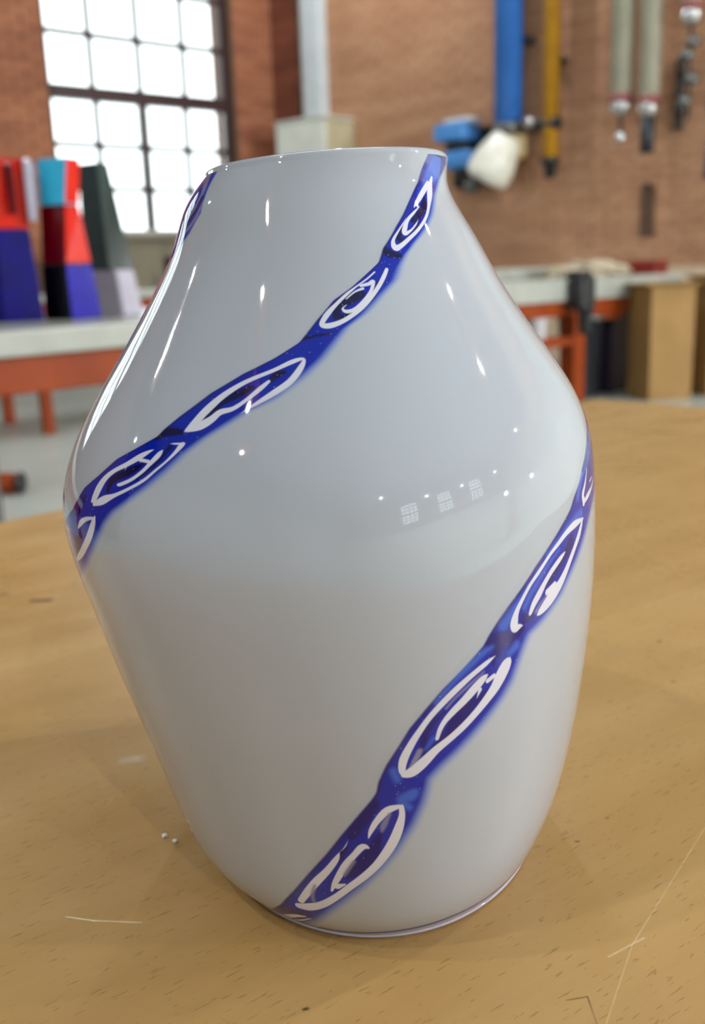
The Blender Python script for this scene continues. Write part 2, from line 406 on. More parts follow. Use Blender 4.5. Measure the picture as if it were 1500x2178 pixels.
# windows: frame, bars, panes; each window belongs to the setting
def window(idx, Mx, W, detail=True, portal=True):
    t0, t1, z0, z1, rise = W
    n = t1-t0; h = z1-z0
    root = bpy.data.objects.new('window_%d' % idx, None); COL.objects.link(root); root['kind'] = 'structure'
    root.matrix_world = Mx
    y = -.14; fy = (y-.04, y+.04)
    lower = h*.455                                            # height of the two casements
    trans = .055*K
    th = .056
    def arch(x): u = (x-t0)/n; return z1 + rise*(1-(2*u-1)**2)
    fr = bmesh.new()
    fw = .07
    box(fr, t0, t0+fw, *fy, z0, z1+.02); box(fr, t1-fw, t1, *fy, z0, z1+.02)
    N_ = 12
    for i in range(N_):                                        # arched head
        a, b = t0+n*i/N_, t0+n*(i+1)/N_
        v = [fr.verts.new(c) for c in ((a, fy[0], arch(a)-fw), (b, fy[0], arch(b)-fw), (b, fy[1], arch(b)-fw), (a, fy[1], arch(a)-fw),
                                       (a, fy[0], arch(a)), (b, fy[0], arch(b)), (b, fy[1], arch(b)), (a, fy[1], arch(a)))]
        for q in ((3,2,1,0),(4,5,6,7),(0,1,5,4),(1,2,6,5),(2,3,7,6),(3,0,4,7)): fr.faces.new([v[k] for k in q])
    link('window_frame', fr, M['frame'], root)
    link('transom', bx(t0+fw, t1-fw, fy[0]-.01, fy[1]+.02, z0+lower, z0+lower+trans*2), M['frame'], root)
    link('mullion', bx((t0+t1)/2-.04, (t0+t1)/2+.04, fy[0], fy[1]+.01, z0, z0+lower), M['frame'], root)
    link('window_sill', bx(t0-.08, t1+.08, -.3, .10, z0-.09, z0, bev=.012), M['sill'], root)
    up0 = z0+lower+trans*2
    nr = 3
    gx = []; c4 = n/4
    for k in range(1, 4):                                      # upper glazing bars
        x = t0+c4*k; link('glazing_bar', bx(x-th/2, x+th/2, y-.02, y+.02, up0, arch(x)-fw), M['frame'], root)
    rowh = (z1-up0)/nr + .03
    for k in range(1, nr+1):
        z = up0+rowh*k
        if z < z1 + rise*.35: link('glazing_bar', bx(t0+fw, t1-fw, y-.02, y+.02, z-th/2, z+th/2), M['frame'], root)
    ci = (n/2-fw-.04)
    for s0 in (t0+fw, (t0+t1)/2+.04):
        x = s0+ci/2; link('glazing_bar', bx(x-th/2, x+th/2, y-.02, y+.02, z0, z0+lower), M['frame'], root)
        for k in (1, 2):
            z = z0+lower*k/3; link('glazing_bar', bx(s0, s0+ci, y-.02, y+.02, z-th/2, z+th/2), M['frame'], root)
    # panes
    for r in range(3):
        for s0 in (t0+fw, (t0+t1)/2+.04):
            for q in (0, 1):
                link('pane', bx(s0+ci/2*q+.004, s0+ci/2*(q+1)-.004, y-.003, y+.003, z0+lower*r/3+.004, z0+lower*(r+1)/3-.004), M['pane'], root)
    for r in range(nr+1):
        for q in range(4):
            a, b = t0+c4*q, t0+c4*(q+1); a = max(a, t0+fw*.6); b = min(b, t1-fw*.6)
            za = up0+rowh*r; zb = min(up0+rowh*(r+1), min(arch(a), arch(b))-fw*.5)
            if zb-za > .08: link('pane', bx(a+.004, b-.004, y-.003, y+.003, za+.004, zb-.004), M['pane'], root)
    if portal:
        L = bpy.data.lights.new('daylight_window', 'AREA'); L.shape = 'RECTANGLE'; L.size = n; L.size_y = h+rise
        L.energy = 10; L.cycles.is_portal = True
        lo = bpy.data.objects.new('daylight_window', L); COL.objects.link(lo)
        lm = Mx @ Matrix.Translation(((t0+t1)/2, -.36, (z0+z1+rise)/2)) @ Matrix.Rotation(math.radians(-90), 4, 'X')
        # area lamps shine along their -Z; turn that towards +y (into the room)
        lm = Mx @ Matrix.Translation(((t0+t1)/2, -.36, (z0+z1+rise)/2)) @ Matrix(((1,0,0,0),(0,0,-1,0),(0,1,0,0),(0,0,0,1)))
        lo.matrix_world = lm
    return root
sk = bpy.data.objects.new('window_6', None); COL.objects.link(sk); sk['kind'] = 'structure'
for k in range(6):
    x = SKY[0]+(SKY[1]-SKY[0])*k/5; link('glazing_bar', bx(x-.03, x+.03, SKY[2], SKY[3], H+.12, H+.22), M['frame'], sk)
    if k < 5:
        for q in range(3):
            y = SKY[2]+(SKY[3]-SKY[2])/3*q
            link('pane', bx(x+.035, x+(SKY[1]-SKY[0])/5-.035, y+.02, y+(SKY[3]-SKY[2])/3-.02, H+.16, H+.166), M['pane'], sk)
for q in range(4):
    y = SKY[2]+(SKY[3]-SKY[2])/3*q; link('glazing_bar', bx(SKY[0], SKY[1], y-.02, y+.02, H+.13, H+.20), M['frame'], sk)
L = bpy.data.lights.new('added_roof_light', 'AREA'); L.shape = 'RECTANGLE'; L.size = SKY[1]-SKY[0]; L.size_y = SKY[3]-SKY[2]; L.cycles.is_portal = True
lo = bpy.data.objects.new('added_roof_light', L); COL.objects.link(lo); lo.location = ((SKY[0]+SKY[1])/2, (SKY[2]+SKY[3])/2, H+.3)
window(1, WL, W1); window(2, WL, W2)
for i, W in enumerate(REAR): window(3+i, WB, W)

# ------------------------------------------------------------------ near table
TC = Vector((.401, 1.573, 0)); TU = Vector((.739, .673, 0)).normalized(); TV = Vector((.70, -.714, 0)).normalized()
tm = frame_matrix(TC, -TU, TV)                              # x back towards the viewer, y to the right
tab = thing('work_table', 'large worn beech table in front with scratches, carrying the white and blue vase', 'table')
tab.matrix_world = tm
o = link('table_top', bx(0, 2.3, 0, 1.5, TZ-.036, TZ, bev=.003), M['beech'], tab, mats=[M['beech']])
for nm, a in (('apron', (.08, 2.22, .08, .1, TZ-.13, TZ-.036)), ('apron', (.08, 2.22, 1.4, 1.42, TZ-.13, TZ-.036)),
              ('apron', (.08, .1, .1, 1.4, TZ-.13, TZ-.036)), ('apron', (2.2, 2.22, .1, 1.4, TZ-.13, TZ-.036))):
    link(nm, bx(*a, bev=.003), M['edge'], tab)
for x in (.1, 2.13):
    for y in (.1, 1.33): link('leg', bx(x, x+.07, y, y+.07, 0, TZ-.036, bev=.004), M['edge'], tab)

# ------------------------------------------------------------------ the vase
KZ = np.array([0, .008, .025, .05, .08, .11, .14, .165, .19, .21, .23, .244, .252])/.252
CXK = np.array([0.00469, 0.00279, 0.00171, 0.00074, -0.00199, -0.00531, -0.00821, -0.0065, -0.00647, -0.00712, -0.00771, -0.00842, -0.00519])
RK = np.array([0.06416, 0.06983, 0.07724, 0.08388, 0.0907, 0.09621, 0.09881, 0.09268, 0.07722, 0.06416, 0.05331, 0.04696, 0.04402])
VY0, VLEAN, VH, VTILT, VK0, VK1 = 0.36917, 0.00541, 0.25219, 0.04253, 1.33807, 1.03537
def cub(t, Kn, V):
    n = len(Kn); h = np.diff(Kn); A = np.zeros((n, n)); b = np.zeros(n); A[0, 0] = A[-1, -1] = 1
    for i in range(1, n-1):
        A[i, i-1] = h[i-1]; A[i, i] = 2*(h[i-1]+h[i]); A[i, i+1] = h[i]; b[i] = 6*((V[i+1]-V[i])/h[i]-(V[i]-V[i-1])/h[i-1])
    Mm = np.linalg.solve(A, b); i = np.clip(np.searchsorted(Kn, t)-1, 0, n-2); a = (Kn[i+1]-t); c = (t-Kn[i]); hh = h[i]
    return Mm[i]*a**3/(6*hh)+Mm[i+1]*c**3/(6*hh)+(V[i]/hh-Mm[i]*hh/6)*a+(V[i+1]/hh-Mm[i+1]*hh/6)*c
def vs(th, t, inset=0.0):
    th = np.asarray(th, float); t = np.asarray(t, float)
    tc_ = np.clip(t, 0, 1); cx = cub(tc_, KZ, CXK); r = cub(tc_, KZ, RK) - inset
    k = VK0+(VK1-VK0)*tc_
    x = cx+r*np.sin(th); y = VY0+VLEAN*t-r*np.cos(th)*k
    return np.stack([x, y, TZ+.0006+VH*t+VTILT*tc_**3*(x-cx)], -1)
def grid_mesh(name, G, m_, parent, wrap=False, cols=None):
    nr, nc = G.shape[:2]; idx = np.arange(nr*nc).reshape(nr, nc)
    if wrap: nx = np.roll(idx, -1, 1); a, b, c, d = idx[:-1], nx[:-1], nx[1:], idx[1:]
    else: a, b, c, d = idx[:-1, :-1], idx[:-1, 1:], idx[1:, 1:], idx[1:, :-1]
    fcs = np.stack([a, b, c, d], -1).reshape(-1, 4)
    me = bpy.data.meshes.new(name); n = len(fcs)
    me.vertices.add(nr*nc); me.vertices.foreach_set('co', G.reshape(-1).astype(np.float32))
    me.loops.add(n*4); me.loops.foreach_set('vertex_index', fcs.reshape(-1).astype(np.int32))
    me.polygons.add(n); me.polygons.foreach_set('loop_start', np.arange(0, n*4, 4, dtype=np.int32))
    me.polygons.foreach_set('use_smooth', np.ones(n, dtype=bool))
    me.update(calc_edges=True); me.validate()
    if cols is not None:
        at = me.color_attributes.new('Col', 'FLOAT_COLOR', 'POINT')
        at.data.foreach_set('color', np.concatenate([cols.reshape(-1, 3), np.ones((nr*nc, 1))], 1).astype(np.float32).reshape(-1))
    me.materials.append(m_)
    o_ = bpy.data.objects.new(name, me); COL.objects.link(o_)
    if parent: o_.parent = parent
    return o_
vase = thing('glass_vase', 'tall white opal glass vase with spiralling blue and white swirl bands, on the near table', 'vase')
NT = 288
th = np.linspace(0, 2*np.pi, NT, endpoint=False)
rows = []
ts = np.linspace(0, 1, 230)
und = [(-.0002, .030), (-.0002, .012), (-.0001, .005), (0.0, .0018)]       # rounded underside
for dz, ins in und:
    g = vs(th, np.zeros(NT), ins); g[:, 2] += dz*0 ; g[:, 2] = TZ+.0006+ (0.0 if ins > .004 else .0002); rows.append(g)
b0 = vs(th, np.zeros(NT)); b0[:, 2] += .0012; 
for t in ts[1:]: rows.append(vs(th, np.full(NT, t)))
LIP = .0045
for k in range(1, 8):                                                     # fire-polished lip
    a = math.pi*k/8; ins = LIP/2*(1-math.cos(a)); g = vs(th, np.ones(NT), ins); g[:, 2] += LIP/2*math.sin(a); rows.append(g)
G = np.stack(rows, 0)
body = grid_mesh('vase_body', G, M['opal'], vase, wrap=True)
cap = bmesh.new(); cap.faces.new([cap.verts.new(p) for p in rows[0][::-1]]); link('vase_base', cap, M['opal'], vase)
inn = [vs(th, np.full(NT, t), LIP) for t in np.linspace(1, .03, 60)]
inn += [np.stack([inn[-1][:, 0]*f+(1-f)*inn[-1][:, 0].mean(), inn[-1][:, 1]*f+(1-f)*inn[-1][:, 1].mean(), inn[-1][:, 2]], -1) for f in (.7, .4, .02)]
grid_mesh('vase_interior', np.stack(inn, 0)[:, ::-1], M['inner'], vase, wrap=True)
# clear foot bead
fb = []
for k in range(13):
    a = 2*math.pi*k/12; g = vs(th, np.full(NT, .003), .0006 - .0010*math.cos(a)); g[:, 2] = TZ+.0014+.0010*math.sin(a); fb.append(g)
grid_mesh('clear_foot_rim', np.stack(fb, 0), M['foot'], vase, wrap=True)

# ---- swirl canes laid on the glass: strokes are (angle deg, height 0-1, width mm)
ST = [[1,60.54,1.0,4.9,60.81,0.9869,8.17,55.94,0.9749,5.3,49.28,0.9573,2.21,44.21,0.9459,1.25],[0,52.46,1.0,0.33,56.59,1.0,0.44,67.31,0.9967,1.14,71.49,0.9875,0.98,65.73,0.9763,1.14],[4,19.48,0.8627,2.22,22.66,0.8672,2.21],[0,19.95,0.8811,2.61,21.77,0.8754,3.07,24.9,0.872,1.98],[4,19.6,0.8646,1.59,22.92,0.8658,2.0],[0,46.39,0.9437,0.98,44.39,0.9331,2.43,39.45,0.922,2.35,34.92,0.914,1.92],[0,31.25,0.9117,0.72,27.4,0.8986,1.46,26.7,0.8919,2.34,28.6,0.8902,1.38,31.92,0.8965,1.25,37.17,0.9096,1.08],[2,56.39,0.97,1.41,52.09,0.9518,3.03,46.6,0.9317,1.65,41.89,0.9177,1.44,35.6,0.9029,1.48,30.57,0.8926,1.67,26.32,0.8838,1.97,24.21,0.8822,2.73,24.27,0.891,1.47,27.44,0.9026,0.98,30.57,0.9118,0.78,32.93,0.9191,0.29],[2,52.67,0.9618,2.35,46.98,0.9501,2.18,42.52,0.9402,1.99,39.45,0.9333,1.15,38.14,0.9298,0.31],[2,41.42,0.9318,0.54,37.22,0.9243,1.23,33.0,0.9156,1.5,30.5,0.9063,2.01,29.36,0.8989,2.05,32.18,0.9019,1.12,35.7,0.9098,0.86,37.93,0.9163,0.31],[0,3.61,0.8093,2.31,4.53,0.8182,3.39,7.58,0.8254,3.89,10.68,0.83,2.94],[0,3.28,0.8052,2.05,5.79,0.8061,1.66,9.69,0.814,1.57,14.12,0.8279,1.31,16.18,0.8422,1.15],[2,19.58,0.857,1.46,18.23,0.8489,1.74,16.09,0.8378,1.74,12.88,0.8239,1.77,9.63,0.8124,1.86,5.31,0.8014,1.96,1.72,0.7966,2.39,-0.21,0.7987,1.97,1.35,0.8099,2.15,3.98,0.821,1.56,6.85,0.831,1.4,9.69,0.839,0.94,12.94,0.8469,0.92,15.67,0.8546,0.91],[2,11.04,0.8397,1.34,13.39,0.8413,1.65,14.73,0.8437,1.6,13.72,0.8335,1.44,11.25,0.8217,1.79,8.43,0.8133,1.61,6.3,0.8112,1.72,5.3,0.8147,1.0,6.39,0.8187,0.62],[2,6.58,0.8257,0.79,9.11,0.8331,0.96,11.45,0.8363,1.31],[0,-33.68,0.6857,2.58,-31.09,0.6841,2.17,-29.25,0.6854,1.16],[0,-5.41,0.7821,0.57,-3.17,0.785,1.25,1.72,0.7881,0.79],[4,-4.3,0.7725,3.94,-1.37,0.7786,3.89],[0,-21.58,0.7162,0.93,-19.77,0.7228,2.74,-16.9,0.7301,2.85,-15.55,0.7333,1.18],[0,-24.71,0.7011,0.76,-23.02,0.7095,1.57,-21.03,0.7195,1.24],[0,-11.68,0.7404,1.7,-10.41,0.746,2.57,-8.9,0.7482,1.42],[2,-28.69,0.6856,0.79,-27.15,0.6933,2.95,-24.83,0.7093,3.35,-21.69,0.7252,2.64,-17.25,0.7392,1.99,-11.2,0.7511,1.74,-7.11,0.7595,1.99,-4.73,0.7616,1.26,-5.33,0.7525,2.31,-7.59,0.7381,2.61,-10.73,0.7272,2.52,-13.48,0.7185,1.88,-16.16,0.7098,0.92,-17.46,0.7046,0.23],[2,-27.88,0.6874,1.55,-25.29,0.6929,3.38,-23.19,0.6997,3.08,-21.65,0.7072,2.54,-18.91,0.7114,1.95,-16.23,0.7211,1.76,-13.85,0.7316,2.07,-12.16,0.7391,1.48],[0,-56.07,0.5804,4.9,-52.09,0.5973,2.1,-54.39,0.5803,5.6],[0,-34.72,0.6773,1.68,-32.15,0.6852,2.63,-29.08,0.6851,1.62],[0,-44.14,0.6125,1.69,-43.96,0.6225,3.28,-42.42,0.6302,2.71,-39.54,0.6376,2.86,-37.79,0.643,2.26,-36.36,0.6479,0.61],[0,-30.89,0.6687,2.03,-31.6,0.6624,1.23,-33.2,0.6486,1.01,-36.9,0.6311,0.62],[2,-49.03,0.5952,1.29,-48.17,0.6018,3.87,-47.34,0.6138,4.05,-45.96,0.6262,2.82,-43.64,0.6367,2.04,-40.77,0.6452,2.22,-37.77,0.6554,2.57,-35.51,0.6627,1.31,-34.55,0.6649,0.31],[2,-48.04,0.5929,1.7,-44.97,0.6007,3.24,-41.75,0.6093,1.77,-38.22,0.6197,1.47,-34.92,0.6314,1.48,-32.81,0.6428,1.3,-30.78,0.6538,1.29,-29.24,0.6643,1.75,-28.38,0.6715,2.32,-27.74,0.6735,0.92],[2,-28.29,0.6735,0.97,-30.04,0.6729,0.92,-31.06,0.6726,0.46],[2,-32.42,0.6656,0.5,-33.06,0.6598,2.42,-34.51,0.65,2.11,-36.0,0.6399,1.76,-38.15,0.6302,1.63,-40.66,0.6231,1.63,-41.59,0.6218,1.24],[2,-37.51,0.6524,1.49,-35.13,0.6517,1.47],[2,-40.68,0.6442,1.12,-40.71,0.6363,0.2],[0,-51.34,0.5585,0.84,-53.06,0.545,3.15,-55.45,0.5299,5.6,-58.98,0.512,3.5],[2,-47.04,0.5776,1.62,-47.47,0.5685,3.64,-48.53,0.5554,4.02,-50.48,0.5406,3.5,-53.87,0.5227,3.15,-58.58,0.505,1.75],[2,-47.31,0.5767,1.09,-50.3,0.5717,1.9,-52.84,0.5634,2.62,-54.09,0.5556,1.4],[1,56.47,0.5427,3.5,51.62,0.5371,3.3,46.98,0.5278,2.12,42.46,0.5149,1.37],[1,36.89,0.4879,0.91,34.36,0.4726,1.72,32.21,0.4601,2.49,30.58,0.4489,3.66],[1,58.43,0.5898,2.1,56.17,0.5767,2.8,55.09,0.5655,2.1],[1,46.51,0.5157,0.8,43.25,0.5053,1.05,39.72,0.4896,1.18,37.28,0.4754,1.6,35.7,0.463,1.57],[0,65.11,0.587,1.68,63.15,0.5778,2.1,61.53,0.5681,2.1,61.44,0.5609,1.68],[2,62.09,0.5916,0.98,60.13,0.5764,1.68,58.09,0.5641,2.66,58.48,0.555,3.22,57.77,0.5507,0.56],[2,58.13,0.5532,1.4,61.33,0.5574,2.38,65.27,0.5619,1.54,68.65,0.5689,0.84,72.07,0.5763,0.56],[2,63.62,0.5721,0.98,65.96,0.5745,0.98],[0,51.39,0.5184,3.85,50.5,0.5117,4.55,47.95,0.5022,2.61,45.66,0.4936,2.87,43.69,0.4855,2.57,41.57,0.4771,1.05],[0,27.93,0.4346,4.92,30.02,0.432,5.89,32.68,0.4317,3.84,35.06,0.4379,2.15],[0,28.89,0.4221,3.34,29.06,0.4145,1.87],[0,35.61,0.4489,3.58,37.74,0.4494,2.73],[2,57.77,0.5345,0.84,53.34,0.5352,2.86,49.55,0.5314,2.28,46.26,0.5232,2.0,43.34,0.5145,1.65,40.09,0.5006,1.83,37.39,0.4881,1.74,35.32,0.4744,1.88,33.8,0.4619,2.42,33.02,0.4491,3.67,33.19,0.4416,3.24,34.36,0.4417,1.79,35.13,0.4414,0.49],[2,57.17,0.5342,1.54,55.35,0.5205,2.94,53.04,0.5079,2.66,50.78,0.4953,2.8,48.76,0.4836,3.15,46.55,0.4723,3.91,44.21,0.4638,4.7,42.04,0.4562,4.34,40.02,0.4495,2.78,38.97,0.4466,0.68],[2,48.55,0.5082,0.89,46.74,0.5034,2.15,43.75,0.4937,2.32,41.61,0.4836,2.39,39.86,0.4728,2.97,38.21,0.4629,2.73,37.25,0.454,2.06,36.91,0.4511,0.88],[2,42.1,0.4695,2.51,44.57,0.4741,2.69],[4,46.63,0.4892,0.67,45.9,0.4786,0.39],[3,41.94,0.4662,0.43,40.06,0.4591,0.62,38.67,0.4511,0.91],[1,27.88,0.4275,0.96,25.68,0.4234,2.22,22.21,0.41,2.16,19.08,0.3939,1.65,16.0,0.3756,1.16],[1,33.4,0.4186,2.94,31.84,0.412,1.94],[1,6.9,0.2929,2.21,7.43,0.2801,2.22],[0,27.79,0.4149,1.93,28.02,0.4048,0.98],[0,26.37,0.3752,0.79,24.83,0.3681,2.05,22.92,0.3616,4.27,20.77,0.3503,5.17,19.17,0.3412,4.12,17.57,0.3302,2.63,15.48,0.3196,1.32,12.91,0.3093,0.83],[0,17.81,0.3616,0.69,15.77,0.3529,1.64,13.7,0.3389,2.41,12.93,0.323,2.09,12.57,0.3114,0.99],[1,15.07,0.3287,1.19,13.48,0.3171,0.73],[3,12.24,0.3153,1.75,11.13,0.3027,1.58,10.04,0.2935,0.7],[2,28.41,0.4153,0.51,26.39,0.4094,1.99,23.14,0.3988,2.2,19.99,0.3861,2.52,17.17,0.3724,2.46,14.62,0.3577,2.31,12.54,0.342,2.44,10.68,0.3256,2.82,9.01,0.3067,3.11,8.56,0.2914,2.46,9.32,0.2845,1.9],[2,31.76,0.4056,1.06,30.9,0.3992,4.36,29.69,0.3885,5.02,28.21,0.3749,4.19,26.2,0.3622,3.45,23.96,0.3497,3.02,21.23,0.3361,2.92,18.3,0.3239,2.82,15.43,0.3128,3.22,12.81,0.299,3.96,10.47,0.2886,3.93,8.85,0.2859,2.29],[3,12.11,0.3137,1.32,11.15,0.3045,1.14,10.33,0.2967,0.52],[2,26.58,0.3944,0.77,25.47,0.39,2.81,23.54,0.3803,3.39,21.39,0.3692,3.11,19.29,0.3593,2.76,17.46,0.3488,2.24,16.39,0.3387,1.99,15.75,0.3277,1.6],[2,26.55,0.3863,1.84,27.96,0.3902,1.87],[2,24.87,0.3779,1.74,24.01,0.3663,0.25],[3,25.78,0.3991,0.5,23.07,0.3893,0.68,19.92,0.3765,0.66,17.84,0.3648,0.56],[1,10.88,0.2636,1.38,9.91,0.2556,4.04,7.85,0.2513,2.81,9.35,0.2379,1.95],[4,4.57,0.2639,2.76,9.58,0.2704,2.32,11.81,0.2679,2.27],[0,2.07,0.2471,4.6,-0.6,0.2238,4.13,-3.08,0.2012,2.85],[0,3.23,0.2091,0.57,2.25,0.1943,2.72,0.67,0.1735,4.58,-2.29,0.154,4.79,-4.71,0.1394,2.76],[0,-4.47,0.1837,1.61,-5.47,0.1736,1.96,-6.25,0.1614,0.62],[4,-11.92,0.1093,2.42,-11.8,0.0958,4.33,-9.77,0.1056,2.55],[0,-24.92,0.0534,5.6,-21.61,0.0536,3.73,-16.59,0.056,2.8],[2,7.73,0.2413,1.92,7.71,0.2284,2.41,6.87,0.2103,3.38,5.64,0.1922,3.73,3.88,0.1739,3.62,1.54,0.1552,3.27,-1.4,0.1375,3.14,-4.72,0.1203,2.95,-8.23,0.1011,2.97,-11.95,0.0839,3.46,-15.76,0.0738,4.16,-18.31,0.0719,3.31],[2,7.23,0.2418,1.91,4.91,0.2381,3.07,2.69,0.2245,2.61,1.19,0.2101,1.97,0.44,0.1985,0.72],[2,0.27,0.1834,0.99,-1.01,0.1856,2.69,-2.79,0.174,2.53,-4.95,0.1578,2.85,-6.64,0.1409,2.69,-8.06,0.1254,2.2,-9.06,0.1117,1.19],[2,-5.8,0.1243,1.08,-7.58,0.1203,2.73],[2,-5.98,0.1774,0.39,-6.99,0.1652,2.17,-9.34,0.1456,2.77,-12.08,0.1265,3.22,-14.73,0.106,3.14,-17.34,0.0836,2.65],[3,-12.92,0.117,1.03,-13.97,0.1002,1.33,-13.9,0.0863,0.85],[3,5.21,0.2323,1.02,3.84,0.2163,1.91,3.33,0.2071,0.56],[3,-3.25,0.1621,1.26,-5.52,0.1413,1.26],[2,-3.64,0.1993,0.15,-4.38,0.1886,0.71,-5.26,0.1812,0.59,-5.92,0.1779,0.45],[2,-32.8,0.018,0.26,-30.4,0.01,3.55,-21.98,0.0405,2.61,-17.9,0.0487,1.12],[2,-29.6,0.007,0.36,-23.26,0.0228,1.68,-16.46,0.0471,0.75],[0,-76.6,0.981,5.83,-75.26,0.9497,7.0,-79.2,0.9241,4.67],[3,-63.75,0.9958,3.5,-56.75,0.9753,2.57,-57.32,0.9552,2.1,-62.58,0.9341,2.33,-73.83,0.9029,1.63],[3,-51.51,0.9595,1.63,-54.25,0.9401,1.87,-61.76,0.9216,1.63,-79.0,0.8951,0.93],[0,-54.82,0.9666,1.4,-56.89,0.947,1.4,-66.77,0.9247,1.63],[4,-52.77,0.9999,2.98,-49.29,0.9768,4.2,-48.96,0.9587,1.86]]
ED = {"u":[[[52.07,1.0],[50.93,0.9927],[46.17,0.9641],[36.0,0.9347],[27.19,0.9083],[20.0,0.8824],[17.57,0.8659],[12.1,0.8499],[8.64,0.8393],[3.18,0.825],[-1.57,0.8028],[-5.73,0.7798],[-11.49,0.7635],[-18.27,0.7476],[-24.82,0.7276],[-30.91,0.7016],[-33.81,0.6872],[-34.89,0.6792],[-39.66,0.6636],[-44.28,0.6491],[-48.88,0.6257],[-53.39,0.6062],[-57.62,0.5746],[-60.98,0.5608],[-64.83,0.5447]],[[74.05,1.0],[74.32,0.9913],[63.37,0.9675],[54.06,0.9461],[46.18,0.9233],[38.76,0.9039],[31.74,0.8871],[26.92,0.873],[23.94,0.8605],[21.1,0.8437],[16.26,0.8284],[10.4,0.8074],[5.18,0.7925],[2.26,0.7778],[-0.86,0.7613],[-5.3,0.7424],[-10.67,0.7223],[-16.68,0.7067],[-22.47,0.686],[-24.17,0.6794],[-27.47,0.6639],[-30.6,0.6439],[-34.03,0.6247],[-37.97,0.6062],[-41.38,0.5912],[-43.84,0.5741],[-45.29,0.5587],[-48.26,0.5356],[-52.53,0.51],[-59.77,0.4802],[-65.4,0.4645]]],"l":[[[77.13,0.6595],[69.88,0.6366],[63.47,0.6139],[58.8,0.5964],[56.36,0.5823],[53.01,0.5677],[51.51,0.5573],[47.88,0.5436],[43.78,0.5276],[39.11,0.5082],[35.46,0.4893],[32.11,0.4732],[29.39,0.458],[27.19,0.443],[25.99,0.4326],[23.34,0.4191],[20.38,0.4046],[17.31,0.3898],[14.06,0.3697],[10.72,0.3476],[8.02,0.323],[5.57,0.3011],[3.77,0.2792],[3.15,0.2648],[1.96,0.2545],[-1.49,0.2298],[-5.13,0.2027],[-9.02,0.1718],[-13.81,0.1371],[-18.64,0.1],[-23.88,0.0623],[-30.54,0.028],[-33.8,0.021]],[[77.8,0.6454],[75.6,0.6034],[74.4,0.5724],[71.01,0.552],[65.72,0.5421],[61.46,0.5286],[57.77,0.5108],[53.39,0.4899],[49.49,0.4734],[46.52,0.4589],[43.24,0.4475],[39.71,0.4355],[36.52,0.4276],[35.0,0.4136],[33.78,0.399],[32.13,0.377],[29.73,0.3582],[26.21,0.3388],[22.83,0.321],[19.53,0.3048],[16.31,0.2904],[13.59,0.275],[13.1,0.2621],[12.07,0.2423],[9.78,0.2128],[6.03,0.1782],[2.02,0.1486],[-2.1,0.123],[-6.56,0.0972],[-10.75,0.0724],[-15.29,0.0453],[-23.58,0.0102],[-29.8,0.008]]],"t":[[[-77.71,0.9954],[-77.4,0.984],[-78.8,0.958],[-79.4,0.9311],[-79.2,0.9111],[-78.8,0.8901]],[[-51.6,0.999],[-50.53,0.9882],[-49.09,0.9704],[-49.85,0.9435],[-55.27,0.9231],[-64.01,0.9028],[-79.0,0.8911]]]}
PAL = [s2l((5, 4, 62)), s2l((52, 96, 200)), s2l((214, 216, 228)), s2l((128, 128, 158)), s2l((2, 30, 156))]
STK = []
for s_ in ST:
    p = np.array(s_[1:]).reshape(-1, 3); q_ = [p[0]]
    for i in range(len(p)-1):                                # Catmull-Rom through the traced points
        a_, b_, c_, d_ = p[max(i-1, 0)], p[i], p[i+1], p[min(i+2, len(p)-1)]
        for u in (.25, .5, .75, 1.0): q_.append(.5*((2*b_)+(-a_+c_)*u+(2*a_-5*b_+4*c_-d_)*u*u+(-a_+3*b_-3*c_+d_)*u**3))
    p = np.array(q_); p[:, 2] = np.clip(p[:, 2], .05, None)
    STK.append((s_[0], vs(np.radians(p[:, 0]), np.clip(p[:, 1], 0, 1)), p[:, 2]/2000.0))
def extend(e, nstep, before=False, step=None):
    e = np.array(e); d = (e[0]-e[3]) if before else (e[-1]-e[-4]); L = np.hypot(d[0]*.0017, d[1]*.25)
    d = d/L*.004 if step is None else np.array(step)
    add = [ (e[0] if before else e[-1]) + d*(k+1) for k in range(nstep)]
    return np.array(add[::-1]+list(e)) if before else np.array(list(e)+add)
def resample(e, n):
    e = np.array(e)
    q = vs(np.radians(e[:, 0]), e[:, 1]); s = np.r_[0, np.cumsum(np.linalg.norm(np.diff(q, axis=0), axis=1))]; s /= s[-1]
    u = np.linspace(0, 1, n)
    r = np.stack([np.interp(u, s, e[:, 0]), np.interp(u, s, e[:, 1])], -1)
    k = max(3, n//110) | 1; ker = np.hanning(k+2)[1:-1]; ker /= ker.sum()          # soften the corners
    pad = np.pad(r, ((k//2, k//2), (0, 0)), mode='reflect', reflect_type='odd')
    return np.stack([np.convolve(pad[:, j], ker, 'valid') for j in (0, 1)], -1)
def sstep(x, a, b):
    x = np.clip((x-a)/(b-a), 0, 1); return x*x*(3-2*x)
rng = np.random.default_rng(3)
